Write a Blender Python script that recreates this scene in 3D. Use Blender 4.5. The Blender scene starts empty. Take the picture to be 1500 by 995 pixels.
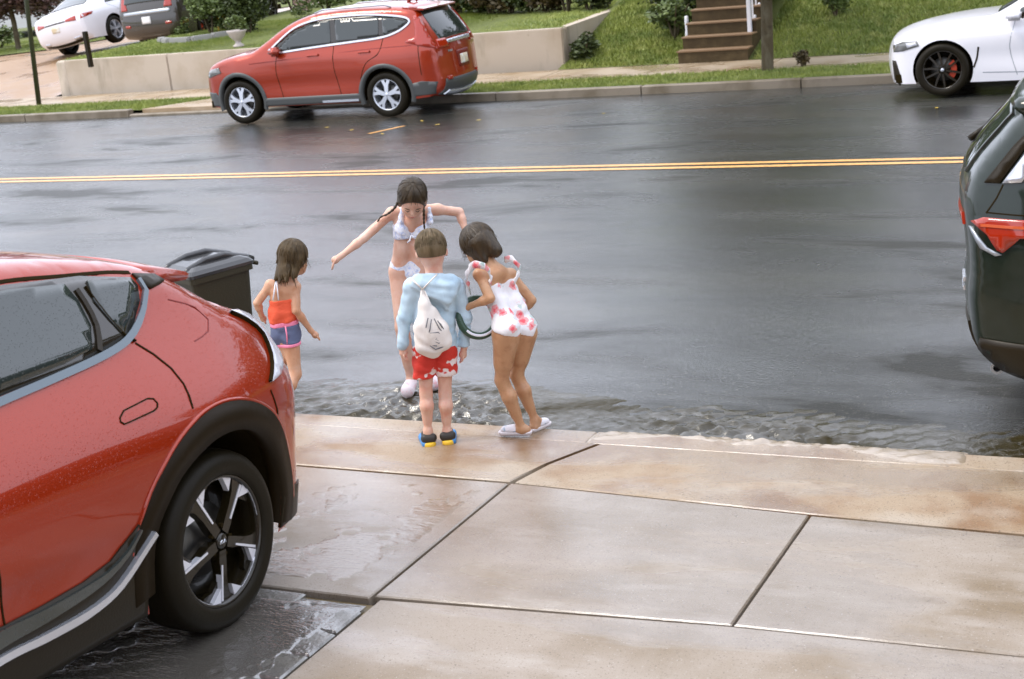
import bpy, bmesh, math, random
import numpy as np
from mathutils import Matrix, Vector
from mathutils.geometry import delaunay_2d_cdt
PI = math.pi
S = bpy.context.scene
COL = S.collection
rng = np.random.default_rng(7)

# ------------------------------------------------------------------ camera, sky, light
YAW, PITCH, ROLL, CAMH = 0.44946676503516936, 0.2879389321810513, -0.1028034951911618, 2.7997296740750377
FPX = 2083.0
TILT = Matrix.Rotation(-0.055, 4, 'Y')            # the street runs downhill to the left
F_ = np.array([-math.sin(YAW)*math.cos(PITCH), math.cos(YAW)*math.cos(PITCH), -math.sin(PITCH)])
r0 = np.array([math.cos(YAW), math.sin(YAW), 0.0]); u0 = np.cross(r0, F_)
R_ = r0*math.cos(ROLL)+u0*math.sin(ROLL); U_ = -r0*math.sin(ROLL)+u0*math.cos(ROLL)
C_ = np.array([0, 0, CAMH])
def ray(px, py): return F_+R_*(px-750)/FPX-U_*(py-497.5)/FPX
def hit(px, py, P0, n):
    d = ray(px, py); n = np.array(n, float)
    return C_+d*(((np.array(P0, float)-C_)@n)/(d@n))
cam = bpy.data.cameras.new('camera'); camo = bpy.data.objects.new('camera', cam); COL.objects.link(camo)
M = Matrix(((R_[0], U_[0], -F_[0], 0), (R_[1], U_[1], -F_[1], 0), (R_[2], U_[2], -F_[2], CAMH), (0, 0, 0, 1)))
camo.matrix_world = TILT @ M
cam.sensor_width = 36; cam.lens = FPX*36/1500; cam.clip_end = 2000; cam.clip_start = .05
cam.dof.use_dof = True; cam.dof.focus_distance = 8.2; cam.dof.aperture_fstop = 5.0
S.camera = camo
S.render.resolution_x = 1024; S.render.resolution_y = 679
S.view_settings.view_transform = 'Standard'; S.view_settings.look = 'None'
S.view_settings.exposure = 0.60; S.view_settings.gamma = 1

W = bpy.data.worlds.new('World'); S.world = W; W.use_nodes = True
nt = W.node_tree; bgn = nt.nodes['Background']
sky = nt.nodes.new('ShaderNodeTexSky'); sky.sky_type = 'NISHITA'; sky.sun_disc = False
sky.sun_elevation = math.radians(55); sky.sun_rotation = math.radians(-60); sky.air_density = 1.0; sky.dust_density = 3.0
hs = nt.nodes.new('ShaderNodeHueSaturation'); hs.inputs['Saturation'].default_value = .25
mixw = nt.nodes.new('ShaderNodeMix'); mixw.data_type = 'RGBA'; mixw.inputs[0].default_value = .8
mixw.inputs[7].default_value = (11.6, 12.4, 14.6, 1)          # an even overcast veil
nt.links.new(sky.outputs[0], hs.inputs['Color']); nt.links.new(hs.outputs[0], mixw.inputs[6])
nt.links.new(mixw.outputs[2], bgn.inputs[0]); bgn.inputs[1].default_value = .12
sun = bpy.data.lights.new('sun', 'SUN'); sun.energy = 1.4; sun.angle = math.radians(16); sun.color = (1, .92, .80)
suno = bpy.data.objects.new('sun', sun); COL.objects.link(suno)
suno.rotation_euler = (math.radians(35), 0, math.radians(-60))

# ------------------------------------------------------------------ helpers
def tag(o, label=None, cat=None, group=None, kind=None):
    if label: o['label'] = label
    if cat: o['category'] = cat
    if group: o['group'] = group
    if kind: o['kind'] = kind
    return o
def empty(name, loc=(0, 0, 0), label=None, cat=None, group=None, parent=None):
    o = bpy.data.objects.new(name, None); COL.objects.link(o); o.location = loc; o.empty_display_size = .1
    if parent: o.parent = parent
    return tag(o, label, cat, group)
def mobj(name, verts, faces, mat, parent=None, smooth=False, fm=None):
    me = bpy.data.meshes.new(name)
    me.from_pydata([tuple(map(float, v)) for v in verts], [], [tuple(map(int, f)) for f in faces])
    for m in (mat if isinstance(mat, (list, tuple)) else [mat]): me.materials.append(m)
    if fm is not None: me.polygons.foreach_set('material_index', fm)
    if smooth: me.polygons.foreach_set('use_smooth', [True]*len(me.polygons))
    me.update()
    o = bpy.data.objects.new(name, me); COL.objects.link(o)
    if parent: o.parent = parent
    return o
class G:
    """collects geometry for one mesh object"""
    def __init__(s): s.v = []; s.f = []
    def add(s, v, f):
        n = len(s.v); s.v += [tuple(map(float, p)) for p in v]; s.f += [tuple(int(i)+n for i in q) for q in f]; return s
    def box(s, a, b, bev=0):
        x0, y0, z0 = a; x1, y1, z1 = b; e = bev
        if not e:
            v = [(x, y, z) for z in (z0, z1) for y in (y0, y1) for x in (x0, x1)]
            f = [(0, 2, 3, 1), (4, 5, 7, 6), (0, 1, 5, 4), (2, 6, 7, 3), (0, 4, 6, 2), (1, 3, 7, 5)]
            return s.add(v, f)
        bm = bmesh.new(); bmesh.ops.create_cube(bm, size=1)
        for q in bm.verts: q.co = Vector(((x0+x1)/2+q.co.x*(x1-x0), (y0+y1)/2+q.co.y*(y1-y0), (z0+z1)/2+q.co.z*(z1-z0)))
        bmesh.ops.bevel(bm, geom=bm.edges[:], offset=e, segments=2, affect='EDGES')
        bm.verts.index_update()
        s.add([q.co for q in bm.verts], [[w.index for w in f.verts] for f in bm.faces]); bm.free(); return s
    def tube(s, pts, rad, n=8, caps=True, flat=1.0, upv=None):
        pts = [np.array(p, float) for p in pts]
        if not hasattr(rad, '__len__'): rad = [rad]*len(pts)
        v = []; f = []; prev = None
        for i, p in enumerate(pts):
            t = pts[min(i+1, len(pts)-1)]-pts[max(i-1, 0)]; t = t/(np.linalg.norm(t)+1e-9)
            a = prev if prev is not None else (np.array(upv, float) if upv is not None else (np.array([0, 0, 1.]) if abs(t[2]) < .9 else np.array([1., 0, 0])))
            a = a-t*(a@t); a /= np.linalg.norm(a)+1e-9; b = np.cross(t, a); prev = a
            for k in range(n):
                w = 2*PI*k/n; v.append(p+rad[i]*(math.cos(w)*a*flat+math.sin(w)*b))
        for i in range(len(pts)-1):
            for k in range(n):
                f.append((i*n+k, i*n+(k+1) % n, (i+1)*n+(k+1) % n, (i+1)*n+k))
        if caps: f.append(tuple(range(n-1, -1, -1))); f.append(tuple(range((len(pts)-1)*n, len(pts)*n)))
        return s.add(v, f)
    def lathe(s, prof, c, ax='y', n=40, sg=1):
        v = []; f = []
        for r, h in prof:
            for k in range(n):
                a = 2*PI*k/n; x, z = r*math.cos(a), r*math.sin(a)
                v.append((c[0]+x, c[1]+h*sg, c[2]+z) if ax == 'y' else (c[0]+x, c[1]+z, c[2]+h))
        for i in range(len(prof)-1):
            for k in range(n):
                q = (i*n+k, i*n+(k+1) % n, (i+1)*n+(k+1) % n, (i+1)*n+k)
                f.append(q if (sg < 0) == (ax == 'y') else q[::-1])
        return s.add(v, f)
    def prism(s, poly, z0, z1, bev=0, zf=None):
        """polygon (x,y) ccw raised from z0 to z1 with a bevelled rim; zf adds a ground height"""
        n = len(poly); c = np.mean(poly, axis=0); zf = zf or (lambda x, y: 0)
        def ring(inset, z):
            out = []
            for i in range(n):
                p = np.array(poly[i], float); a = np.array(poly[i-1], float)-p; b = np.array(poly[(i+1) % n], float)-p
                a /= np.linalg.norm(a); b /= np.linalg.norm(b); m = a+b; sn = abs(a[0]*b[1]-a[1]*b[0])+1e-6
                q = p+m/sn*inset; out.append((q[0], q[1], z+zf(q[0], q[1])))
            return out
        rings = [ring(0, z0), ring(0, z1-bev)] + ([ring(bev, z1)] if bev else [])
        v = sum(rings, []); f = []
        for k in range(len(rings)-1):
            for i in range(n): f.append((k*n+i, k*n+(i+1) % n, (k+1)*n+(i+1) % n, (k+1)*n+i))
        f.append(tuple(range((len(rings)-1)*n, len(rings)*n)))
        return s.add(v, f)
    def build(s, name, mat, parent=None, smooth=False): return mobj(name, s.v, s.f, mat, parent, smooth)

def nmat(name, col, rough=.5, metal=0., spec=.5, coat=0., coatr=.03, bump=None, var=None, ior=1.45, sss=0, alpha=1, trans=0, rvar=None, sheen=0):
    m = bpy.data.materials.new(name); m.use_nodes = True; n = m.node_tree.nodes; L = m.node_tree.links
    b = n['Principled BSDF']; b.inputs['Base Color'].default_value = (*col, 1); b.inputs['Roughness'].default_value = rough
    b.inputs['Metallic'].default_value = metal; b.inputs['Specular IOR Level'].default_value = spec; b.inputs['IOR'].default_value = ior
    b.inputs['Coat Weight'].default_value = coat; b.inputs['Coat Roughness'].default_value = coatr
    b.inputs['Transmission Weight'].default_value = trans; b.inputs['Alpha'].default_value = alpha
    if sheen: b.inputs['Sheen Weight'].default_value = sheen
    if sss:
        b.inputs['Subsurface Weight'].default_value = sss; b.inputs['Subsurface Radius'].default_value = (.02, .008, .004)
    tc = n.new('ShaderNodeTexCoord')
    def noise(scale, detail=5, st=None, rg=.55):
        t = n.new('ShaderNodeTexNoise'); t.inputs['Scale'].default_value = scale; t.inputs['Detail'].default_value = detail; t.inputs['Roughness'].default_value = rg
        src = tc.outputs['Object']
        if st:
            mp = n.new('ShaderNodeMapping'); mp.inputs['Scale'].default_value = st; L.new(src, mp.inputs[0]); src = mp.outputs[0]
        L.new(src, t.inputs['Vector']); return t.outputs['Fac']
    if var:      # list of (colour, scale, lo, hi, stretch)
        cur = None
        for (c2, sc, lo, hi, *st) in var:
            f = noise(sc, 6, st[0] if st else None)
            mr = n.new('ShaderNodeMapRange'); mr.inputs[1].default_value = lo; mr.inputs[2].default_value = hi; L.new(f, mr.inputs[0])
            mx = n.new('ShaderNodeMix'); mx.data_type = 'RGBA'; L.new(mr.outputs[0], mx.inputs[0])
            if cur is None: mx.inputs[6].default_value = (*col, 1)
            else: L.new(cur, mx.inputs[6])
            mx.inputs[7].default_value = (*c2, 1); cur = mx.outputs[2]
        L.new(cur, b.inputs['Base Color'])
    if rvar:     # (rough2, scale, lo, hi, stretch)
        f = noise(rvar[1], 4, rvar[4] if len(rvar) > 4 else None)
        mr = n.new('ShaderNodeMapRange'); mr.inputs[1].default_value = rvar[2]; mr.inputs[2].default_value = rvar[3]
        mr.inputs[3].default_value = rough; mr.inputs[4].default_value = rvar[0]; L.new(f, mr.inputs[0]); L.new(mr.outputs[0], b.inputs['Roughness'])
    if bump:     # list of (scale, strength, stretch)
        prev = None
        for bb in (bump if isinstance(bump, list) else [bump]):
            f = noise(bb[0], 4, bb[2] if len(bb) > 2 else None)
            bp = n.new('ShaderNodeBump'); bp.inputs['Strength'].default_value = bb[1]; bp.inputs['Distance'].default_value = .01
            L.new(f, bp.inputs['Height'])
            if prev: L.new(prev, bp.inputs['Normal'])
            prev = bp.outputs[0]
        L.new(prev, b.inputs['Normal'])
        if coat: L.new(prev, b.inputs['Coat Normal'])
    return m
def pool(m, scale, lo, hi, st, rough, spec, dark=None, rings=None):
    """standing water film: a mask drives roughness and gloss (dry value, wet value); rings adds rain-drop ripples where it is wet"""
    n = m.node_tree.nodes; L = m.node_tree.links; b = n['Principled BSDF']; tc = n.new('ShaderNodeTexCoord')
    mp = n.new('ShaderNodeMapping'); mp.inputs['Scale'].default_value = st; L.new(tc.outputs['Object'], mp.inputs[0])
    t = n.new('ShaderNodeTexNoise'); t.inputs['Scale'].default_value = scale; t.inputs['Detail'].default_value = 5; t.inputs['Roughness'].default_value = .6; t.inputs['Distortion'].default_value = .4; L.new(mp.outputs[0], t.inputs['Vector'])
    mk = n.new('ShaderNodeMapRange'); mk.inputs[1].default_value = lo; mk.inputs[2].default_value = hi; L.new(t.outputs['Fac'], mk.inputs[0])
    for nm, (a, c) in (('Roughness', rough), ('Specular IOR Level', spec)):
        for l in list(b.inputs[nm].links): L.remove(l)
        mr = n.new('ShaderNodeMapRange'); mr.inputs[3].default_value = a; mr.inputs[4].default_value = c; L.new(mk.outputs[0], mr.inputs[0]); L.new(mr.outputs[0], b.inputs[nm])
    if dark:
        ln = b.inputs['Base Color'].links[0].from_socket; mx = n.new('ShaderNodeMix'); mx.data_type = 'RGBA'; mx.blend_type = 'MULTIPLY'; L.new(mk.outputs[0], mx.inputs[0]); L.new(ln, mx.inputs[6]); mx.inputs[7].default_value = (dark, dark*.96, dark*.9, 1); L.new(mx.outputs[2], b.inputs['Base Color'])
    if rings:
        v = n.new('ShaderNodeTexVoronoi'); v.inputs['Scale'].default_value = rings[0]; L.new(tc.outputs['Object'], v.inputs['Vector'])
        si = n.new('ShaderNodeMath'); si.operation = 'MULTIPLY'; si.inputs[1].default_value = 26; L.new(v.outputs['Distance'], si.inputs[0])
        sn = n.new('ShaderNodeMath'); sn.operation = 'SINE'; L.new(si.outputs[0], sn.inputs[0])
        mu = n.new('ShaderNodeMath'); mu.operation = 'MULTIPLY'; L.new(sn.outputs[0], mu.inputs[0]); L.new(mk.outputs[0], mu.inputs[1])
        bp = n.new('ShaderNodeBump'); bp.inputs['Strength'].default_value = rings[1]; bp.inputs['Distance'].default_value = .003; L.new(mu.outputs[0], bp.inputs['Height'])
        if b.inputs['Normal'].links: L.new(b.inputs['Normal'].links[0].from_socket, bp.inputs['Normal'])
        L.new(bp.outputs[0], b.inputs['Normal'])
def beads(m, scale=260, strength=.35, dens=.55):
    """rain drops standing on a surface: small domed voronoi cells"""
    n = m.node_tree.nodes; L = m.node_tree.links; b = n['Principled BSDF']
    tc = n.new('ShaderNodeTexCoord'); v = n.new('ShaderNodeTexVoronoi'); v.inputs['Scale'].default_value = scale
    L.new(tc.outputs['Object'], v.inputs['Vector'])
    mr = n.new('ShaderNodeMapRange'); mr.inputs[1].default_value = 0; mr.inputs[2].default_value = .42; mr.inputs[3].default_value = 1; mr.inputs[4].default_value = 0
    L.new(v.outputs['Distance'], mr.inputs[0])
    gt = n.new('ShaderNodeMath'); gt.operation = 'GREATER_THAN'; gt.inputs[1].default_value = dens
    sp = n.new('ShaderNodeSeparateColor'); L.new(v.outputs['Color'], sp.inputs[0]); L.new(sp.outputs[0], gt.inputs[0])
    mu = n.new('ShaderNodeMath'); mu.operation = 'MULTIPLY'; L.new(mr.outputs[0], mu.inputs[0]); L.new(gt.outputs[0], mu.inputs[1])
    bp = n.new('ShaderNodeBump'); bp.inputs['Strength'].default_value = strength; bp.inputs['Distance'].default_value = .002
    L.new(mu.outputs[0], bp.inputs['Height']); L.new(bp.outputs[0], b.inputs['Coat Normal']); L.new(bp.outputs[0], b.inputs['Normal'])
    return m

# ------------------------------------------------------------------ materials
asphalt = nmat('wet_asphalt', (.036, .036, .032), rough=.22, spec=1.0, ior=1.85,
    var=[((.052, .050, .042), 1.1, .45, .7, (.25, 1.2, 1)), ((.15, .14, .115), 70, .60, .72)],
    rvar=(.05, .55, .44, .60, (.30, 1.5, 1)), bump=[(58, .34), (140, .22), (20, .10, (1, 1.6, 1)), (5, .05, (.5, 1.6, 1))])
pool(asphalt, .9, .36, .64, (.42, 1.15, 1), (.36, .08), (.05, 1.0), rings=(30, .10))
concrete = nmat('wet_concrete', (.31, .255, .20), rough=.36, spec=.9, ior=1.85,
    var=[((.21, .155, .095), 1.3, .47, .66), ((.37, .32, .27), 3.5, .5, .75, (.5, 1.5, 1)), ((.12, .09, .06), 120, .58, .70), ((.44, .40, .35), 95, .62, .74)],
    rvar=(.04, .9, .44, .54, (.6, 1.2, 1)), bump=[(210, .22), (16, .07, (.5, 2.6, 1)), (3, .10, (1, 1.8, 1))])
pool(concrete, .8, .43, .53, (.6, 1.3, 1), (.40, .04), (.2, 1.0), dark=.80)
concrete_b = nmat('sandy_concrete', (.34, .25, .16), rough=.42, spec=.9, ior=1.85,
    var=[((.24, .14, .07), 2.2, .45, .62), ((.40, .33, .25), 1.4, .5, .65), ((.10, .07, .04), 110, .57, .69), ((.46, .39, .30), 90, .62, .74)],
    rvar=(.06, 1.1, .45, .58, (.6, 1.2, 1)), bump=[(210, .25), (16, .06, (.6, 2, 1))])
pool(concrete_b, 1.1, .46, .58, (.5, 1.3, 1), (.45, .05), (.2, 1.0), dark=.80)
farwalk = nmat('far_concrete', (.40, .31, .21), rough=.45, var=[((.28, .19, .10), 1.2, .45, .65)], bump=[(60, .1)], rvar=(.12, 1, .45, .6))
farkerb = nmat('far_kerb_concrete', (.22, .18, .13), rough=.45, var=[((.13, .10, .06), 2.5, .45, .65)], bump=[(60, .1)])
wallm = nmat('rendered_wall', (.50, .42, .33), rough=.75, var=[((.41, .33, .24), 1.4, .45, .7), ((.24, .19, .12), 5, .68, .8), ((.30, .25, .18), 2, .58, .72, (1, 1, .25))], bump=[(50, .3)])
joint = nmat('wet_joint', (.17, .14, .10), rough=.15, spec=.8)
paverm = nmat('paver', (.13, .12, .10), rough=.25, spec=.8, ior=1.85, var=[((.13, .12, .11), 5, .4, .7), ((.28, .25, .2), 60, .6, .8)], rvar=(.06, 2, .45, .55), bump=[(40, .35), (12, .3)])
pool(paverm, 4, .36, .52, (1, 1.2, 1), (.35, .05), (.3, 1.0))
sandm = nmat('joint_sand', (.16, .115, .05), rough=.35, bump=[(90, .4)])
waterm = nmat('gutter_water', (.038, .030, .012), rough=.03, spec=1.0, ior=1.6, bump=[(30, .35, (1, 2.4, 1)), (75, .25, (1, 1.6, 1))])
pool(waterm, 1.5, .38, .56, (.45, 1.5, 1), (.06, .03), (.08, 1.0))
spillm = nmat('spill_water', (.30, .23, .15), rough=.03, spec=1.0, ior=1.8, bump=[(28, .45, (1, 2.6, 1)), (70, .3)])
foamm = nmat('foam', (.75, .70, .68), rough=.35, var=[((.45, .38, .32), 12, .45, .6)], bump=[(50, .5)])
yellowm = nmat('yellow_paint', (.80, .42, .14), rough=.35, var=[((.35, .22, .10), 18, .5, .72)], bump=[(160, .15)])
grassg = nmat('turf_soil', (.13, .15, .03), rough=.9, var=[((.10, .12, .03), 3, .4, .7)], bump=[(60, .6)])
bladem = nmat('grass_blade', (.25, .29, .055), rough=.55, var=[((.15, .20, .035), 1.6, .4, .62), ((.36, .37, .11), 5, .5, .72)])
leafd = nmat('dark_leaf', (.055, .075, .018), rough=.45, var=[((.10, .13, .035), 3, .45, .7), ((.03, .035, .008), 5, .5, .7)])
leafm = nmat('mid_leaf', (.10, .14, .035), rough=.45, var=[((.19, .24, .07), 4, .45, .7), ((.05, .065, .015), 5, .5, .7)])
leafp = nmat('purple_leaf', (.12, .065, .055), rough=.5, var=[((.26, .17, .17), 3, .5, .75), ((.06, .04, .02), 4, .45, .65)])
leafb = nmat('brown_leaf', (.07, .05, .015), rough=.5, var=[((.13, .085, .03), 4, .45, .7), ((.04, .03, .008), 5, .5, .7)])
barkm = nmat('bark', (.075, .055, .025), rough=.8, var=[((.12, .10, .06), 12, .45, .65, (1, 1, .3)), ((.05, .035, .015), 8, .55, .7)], bump=[(25, .8, (1, 1, .25))])
black = nmat('black_plastic', (.018, .012, .004), rough=.38, spec=.3, bump=[(120, .1)])
blackg = nmat('gloss_black', (.022, .017, .010), rough=.12, coat=.6)
under = nmat('under_black', (.020, .013, .003), rough=.9, spec=.1)
rubber = nmat('rubber', (.011, .008, .003), rough=.5, spec=.2, bump=[(90, .1)])
glass = nmat('tinted_glass', (.022, .028, .024), rough=.03, spec=.7, ior=1.55)
glassk = nmat('wet_tinted_glass', (.030, .038, .034), rough=.05, spec=.7, ior=1.6); beads(glassk, 150, .35, .7)
silvk = nmat('wet_satin_trim', (.10, .13, .15), rough=.15, metal=.3, coat=.6)
whitealu = nmat('machined_alloy', (.78, .78, .82), rough=.35, metal=.35)
silver = nmat('bright_trim', (.62, .64, .68), rough=.25, metal=.7)
discm = nmat('brake_iron', (.10, .095, .085), rough=.4, metal=.8)
silverd = nmat('satin_trim', (.42, .45, .48), rough=.35, metal=.6)
rimsil = nmat('alloy', (.60, .62, .66), rough=.3, metal=.75)
rimblk = nmat('black_alloy', (.014, .010, .004), rough=.25, coat=.4)
kred = nmat('wet_red_paint', (.33, .023, .002), rough=.30, metal=.3, coat=1, coatr=.03, spec=.2); beads(kred, 150, .30, .72)
cred = nmat('red_paint', (.33, .026, .002), rough=.30, metal=.3, coat=.8, coatr=.04)
wpaint = nmat('white_paint', (.82, .80, .82), rough=.3, coat=.8)
gpaint = nmat('dark_green_paint', (.008, .015, .008), rough=.3, metal=.1, spec=.2, coat=.75, coatr=.05)
dpaint = nmat('dark_paint', (.040, .032, .022), rough=.25, coat=1, coatr=.05)
redlens = nmat('red_lens', (.36, .022, .004), rough=.12, coat=.8)
whitelens = nmat('pale_lens', (.60, .60, .64), rough=.15, coat=.6)
headl = nmat('head_lamp', (.14, .14, .13), rough=.1, coat=1)
platem = nmat('number_plate', (.66, .55, .36), rough=.4, var=[((.80, .78, .70), 6, .45, .55)])
caliper = nmat('caliper_red', (.6, .06, .02), rough=.35)
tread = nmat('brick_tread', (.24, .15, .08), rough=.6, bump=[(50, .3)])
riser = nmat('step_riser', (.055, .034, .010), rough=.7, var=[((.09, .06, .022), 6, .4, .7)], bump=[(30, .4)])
whitem = nmat('white_metal', (.78, .78, .82), rough=.4)
polem = nmat('pole_green', (.035, .04, .015), rough=.5)
stonem = nmat('cast_stone', (.50, .44, .40), rough=.7, bump=[(40, .3)])
edgem = nmat('edging_stone', (.30, .29, .27), rough=.7, bump=[(20, .5)])

# ------------------------------------------------------------------ ground, road, kerbs
def gz(Y): return .05*(6.9-Y) if Y < 6.9 else 0.0
KY0, KY1 = 6.90, 21.05                      # near and far edge of the carriageway
def grid(x0, x1, y0, y1, nx, ny, zf):
    xs = np.linspace(x0, x1, nx+1); ys = np.linspace(y0, y1, ny+1)
    v = [(x, y, zf(x, y)) for y in ys for x in xs]
    f = [(j*(nx+1)+i, j*(nx+1)+i+1, (j+1)*(nx+1)+i+1, (j+1)*(nx+1)+i) for j in range(ny) for i in range(nx)]
    return v, f
v, f = grid(-400, 400, -300, 500, 8, 8, lambda x, y: -.25)
tag(mobj('ground', v, f, grassg), 'far ground around the street', kind='structure')
def rz(x, y):
    t = (y-KY0)/(KY1-KY0); return -.045+.05*math.sin(PI*min(max(t, 0), 1))-.004*math.sin(x*.9+y*1.7)*0
v, f = grid(-120, 90, KY0-.1, KY1+.1, 60, 40, rz)
tag(mobj('road', v, f, asphalt, smooth=True), 'wet dark asphalt street', kind='structure')
for nm, ys, lab in (('centre_line', (14.62, 14.73), 'yellow'), ('centre_line', (14.83, 14.94), 'yellow')):
    v, f = grid(-100, 80, ys[0], ys[1], 120, 1, lambda x, y: rz(x, y)+.004)
    tag(mobj(nm, v, f, yellowm), 'solid yellow line of the double centre line', kind='structure')
a = hit(540, 195, (0, 0, 0), (0, 0, 1)); b = hit(592, 183, (0, 0, 0), (0, 0, 1)); dv = (b-a)/np.linalg.norm(b-a)*1.0; nn = np.array([-dv[1], dv[0], 0])*.04
mk = [a-nn, b-nn, b+nn, a+nn]
tag(mobj('painted_mark', [(p[0], p[1], rz(p[0], p[1])+.004) for p in mk], [(0, 1, 2, 3)], yellowm), 'short faded yellow mark by the red car', kind='structure')

# near kerb in lengths, apron, sidewalk slabs
kerb = G().box((-40, KY0-.16, -.3), (30, KY0-.01, -.05)).build('kerb', joint); tag(kerb, 'concrete kerb on the near side', kind='structure')
x = -40
kx = [-40, -33, -26, -19, -12, -8.2, -5.3, -2.86, .6, 4, 8, 13, 18, 24, 30]
for i in range(len(kx)-1):
    G().prism([(kx[i]+.006, KY0-.17), (kx[i+1]-.006, KY0-.17), (kx[i+1]-.006, KY0), (kx[i]+.006, KY0)], -.28, .006, .004).build('kerb_stone', concrete_b, kerb)
v, f = grid(-40, 30, -12, KY0-.16, 20, 20, lambda x, y: gz(y)-.06)
walk = tag(mobj('sidewalk', v, f, joint), 'near sidewalk of large concrete slabs', kind='structure')
Yj1L, Yj2 = 6.06, 4.65
def slab(poly, m, parent=walk, name='slab', top=0.0, jit=0):
    # subdivide through CDT so the sheet follows the ground
    g = G().prism(poly, -.05, top, .006, zf=lambda x, y: gz(y)+jit); return g.build(name, m, parent)
def q(x0, x1, ya0, ya1, yb0, yb1):   # corners: front-left, front-right, back-right, back-left
    return [(x0, ya0), (x1, ya1), (x1, yb1), (x0, yb0)]
gp = .009
slab([(-12, 6.09), (-5.6, 6.07), (-5.6, KY0-.18), (-12, KY0-.18)], concrete_b)
slab([(-5.6+gp, 6.07), (-3.02, 6.06), (-2.95, 6.35), (-2.80, KY0-.18), (-5.6+gp, KY0-.18)], concrete_b, jit=.003)
slab([(-2.99, 6.06), (-1.46, 5.96), (1.9, 5.87), (1.9, KY0-.18), (-2.77, KY0-.18), (-2.925, 6.35)], concrete_b)
slab([(1.9+gp, 5.87), (8, 5.86), (8, KY0-.18), (1.9+gp, KY0-.18)], concrete_b)
slab(q(-5.1, -3.02, 4.60, 4.615, 6.045, 6.035), concrete)
slab(q(-7.2, -5.1-gp, 4.58, 4.60, 6.05, 6.045), concrete, jit=.002)
slab([(-3.0, 4.635), (-1.484, 4.755), (-1.454, 5.935), (-3.0, 6.035)], concrete, jit=.002)
slab([(-1.474, 4.757), (.45, 4.81), (.45, 5.87), (-1.444, 5.933)], concrete)
slab([(.45+gp, 4.81), (2.4, 4.83), (2.4, 5.84), (.45+gp, 5.87)], concrete, jit=-.002)
slab([(-2.962, 4.61), (-2.962, 3.5), (-2.962, 1.2), (2.4, 1.2), (2.4, 4.80), (.45, 4.795), (-1.49, 4.742)], concrete)
for i in range(5):
    slab(q(2.4+gp+i*2, 4.4+i*2, 4.8, 4.8, 5.84, 5.84), concrete); slab(q(-9.2-i*2, -7.2-gp-i*2, 4.58, 4.58, 6.05, 6.05), concrete)
drive = G().box((-9, -6, -.4), (-2.9, 4.60, -.3)).build('driveway', sandm); tag(drive, 'driveway of grey concrete pavers beside the house', kind='structure')
v, f = grid(-9, -2.95, -6, 4.60, 10, 16, lambda x, y: gz(y)-.028)
mobj('sand_bed', v, f, sandm, drive)
pw, pl = .335, .205
pm = G().prism([(-pw/2+.005, -pl/2+.005), (pw/2-.005, -pl/2+.005), (pw/2-.005, pl/2-.005), (-pw/2+.005, pl/2-.005)], -.06, 0, .008)
pme = None
for j in range(34):
    for i in range(9):
        X = -2.975-.5*pw-i*pw-j*pl*-.0; Y = 4.592-.5*pl-j*pl+(.5*pl if i % 2 else 0)-(.5*pl)
        if Y > 4.60-.5*pl+.002 or Y < -2.2: continue
        rr_ = random.Random(i*37+j*101)
        if pme is None: o = pm.build('paver', paverm, drive); pme = o.data
        else: o = bpy.data.objects.new('paver', pme); COL.objects.link(o); o.parent = drive
        o.location = (X+.0*j, Y, gz(Y)+rr_.uniform(-.004, .003)); o.rotation_euler = (-.05+rr_.uniform(-.012, .012), rr_.uniform(-.014, .014), rr_.uniform(-.008, .008))

# water running along the gutter
def wave(x, y):
    w = 2.2*np.sin(1.3*x+.7*y)+1.6*np.sin(2.9*x-3.1*y+1)
    a = .0045*np.sin(-19*x+34*y+w)+.0040*np.sin(-33*x+61*y+1.7*w)+.0035*np.sin(14*x+47*y-1.3*w)+.0025*np.sin(71*x-43*y+2*w)+.0022*np.sin(-58*x-77*y+w)
    return a*(1+.6*np.sin(3.1*x+2*y))
def sheet(name, xs, ys, zf, mat, label):
    XX, YY = np.meshgrid(xs, ys); ZZ = zf(XX, YY); ny_, nx_ = XX.shape; V = np.stack([XX, YY, ZZ], -1).reshape(-1, 3); idx = np.arange(nx_*ny_).reshape(ny_, nx_)
    Q = np.stack([idx[:-1, :-1], idx[:-1, 1:], idx[1:, 1:], idx[1:, :-1]], -1).reshape(-1, 4)
    return tag(mobj(name, V, Q, mat, smooth=True), label, kind='stuff')
def gut(XX, YY):
    edge = 7.62+.16*np.sin(XX*1.1)+.07*np.sin(XX*3.1+1)+.04*np.sin(XX*9.7); k = np.clip((edge-YY)/.55, 0, 1)**.7; kr = np.clip((.45-XX)/.8, 0, 1)
    base = -.0442+.0165*np.clip((YY-KY0)/1.0, 0, 1)*0
    road_ = -.045+.05*np.sin(PI*np.clip((YY-KY0)/(KY1-KY0), 0, 1))
    return np.maximum(road_, -.045)+k*kr*(.014+wave(XX, YY)*1.75)-.004*(1-k*kr)
sheet('gutter_water', np.arange(-7.5, .6, .017), np.arange(KY0-.005, 7.95, .016), gut, waterm, 'brown rainwater streaming along the near kerb')
def spill(XX, YY):
    t = np.clip((YY-(KY0-.20))/.20, 0, 1); e = np.clip((XX+2.9)/.35, 0, 1)*np.clip((-.85-XX)/.15, 0, 1); lo = KY0-.10+.05*np.sin(XX*2.3)+.03*np.sin(XX*7.1)
    m = np.clip((YY-lo)/.04, 0, 1)*np.clip(e*3, 0, 1); gzz = .05*np.maximum(6.9-YY, 0)
    top = np.where(YY < KY0, gzz+.006, gzz+.006-np.clip((YY-KY0)/.10, 0, 1)*.042)
    return top+m*(.005+wave(XX, YY)*.75)-.012*(1-m)
sheet('spill_water', np.arange(-3.0, -.75, .013), np.arange(KY0-.16, KY0+.12, .012), spill, spillm, 'thin rippling water spilling over the kerb edge')

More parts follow.
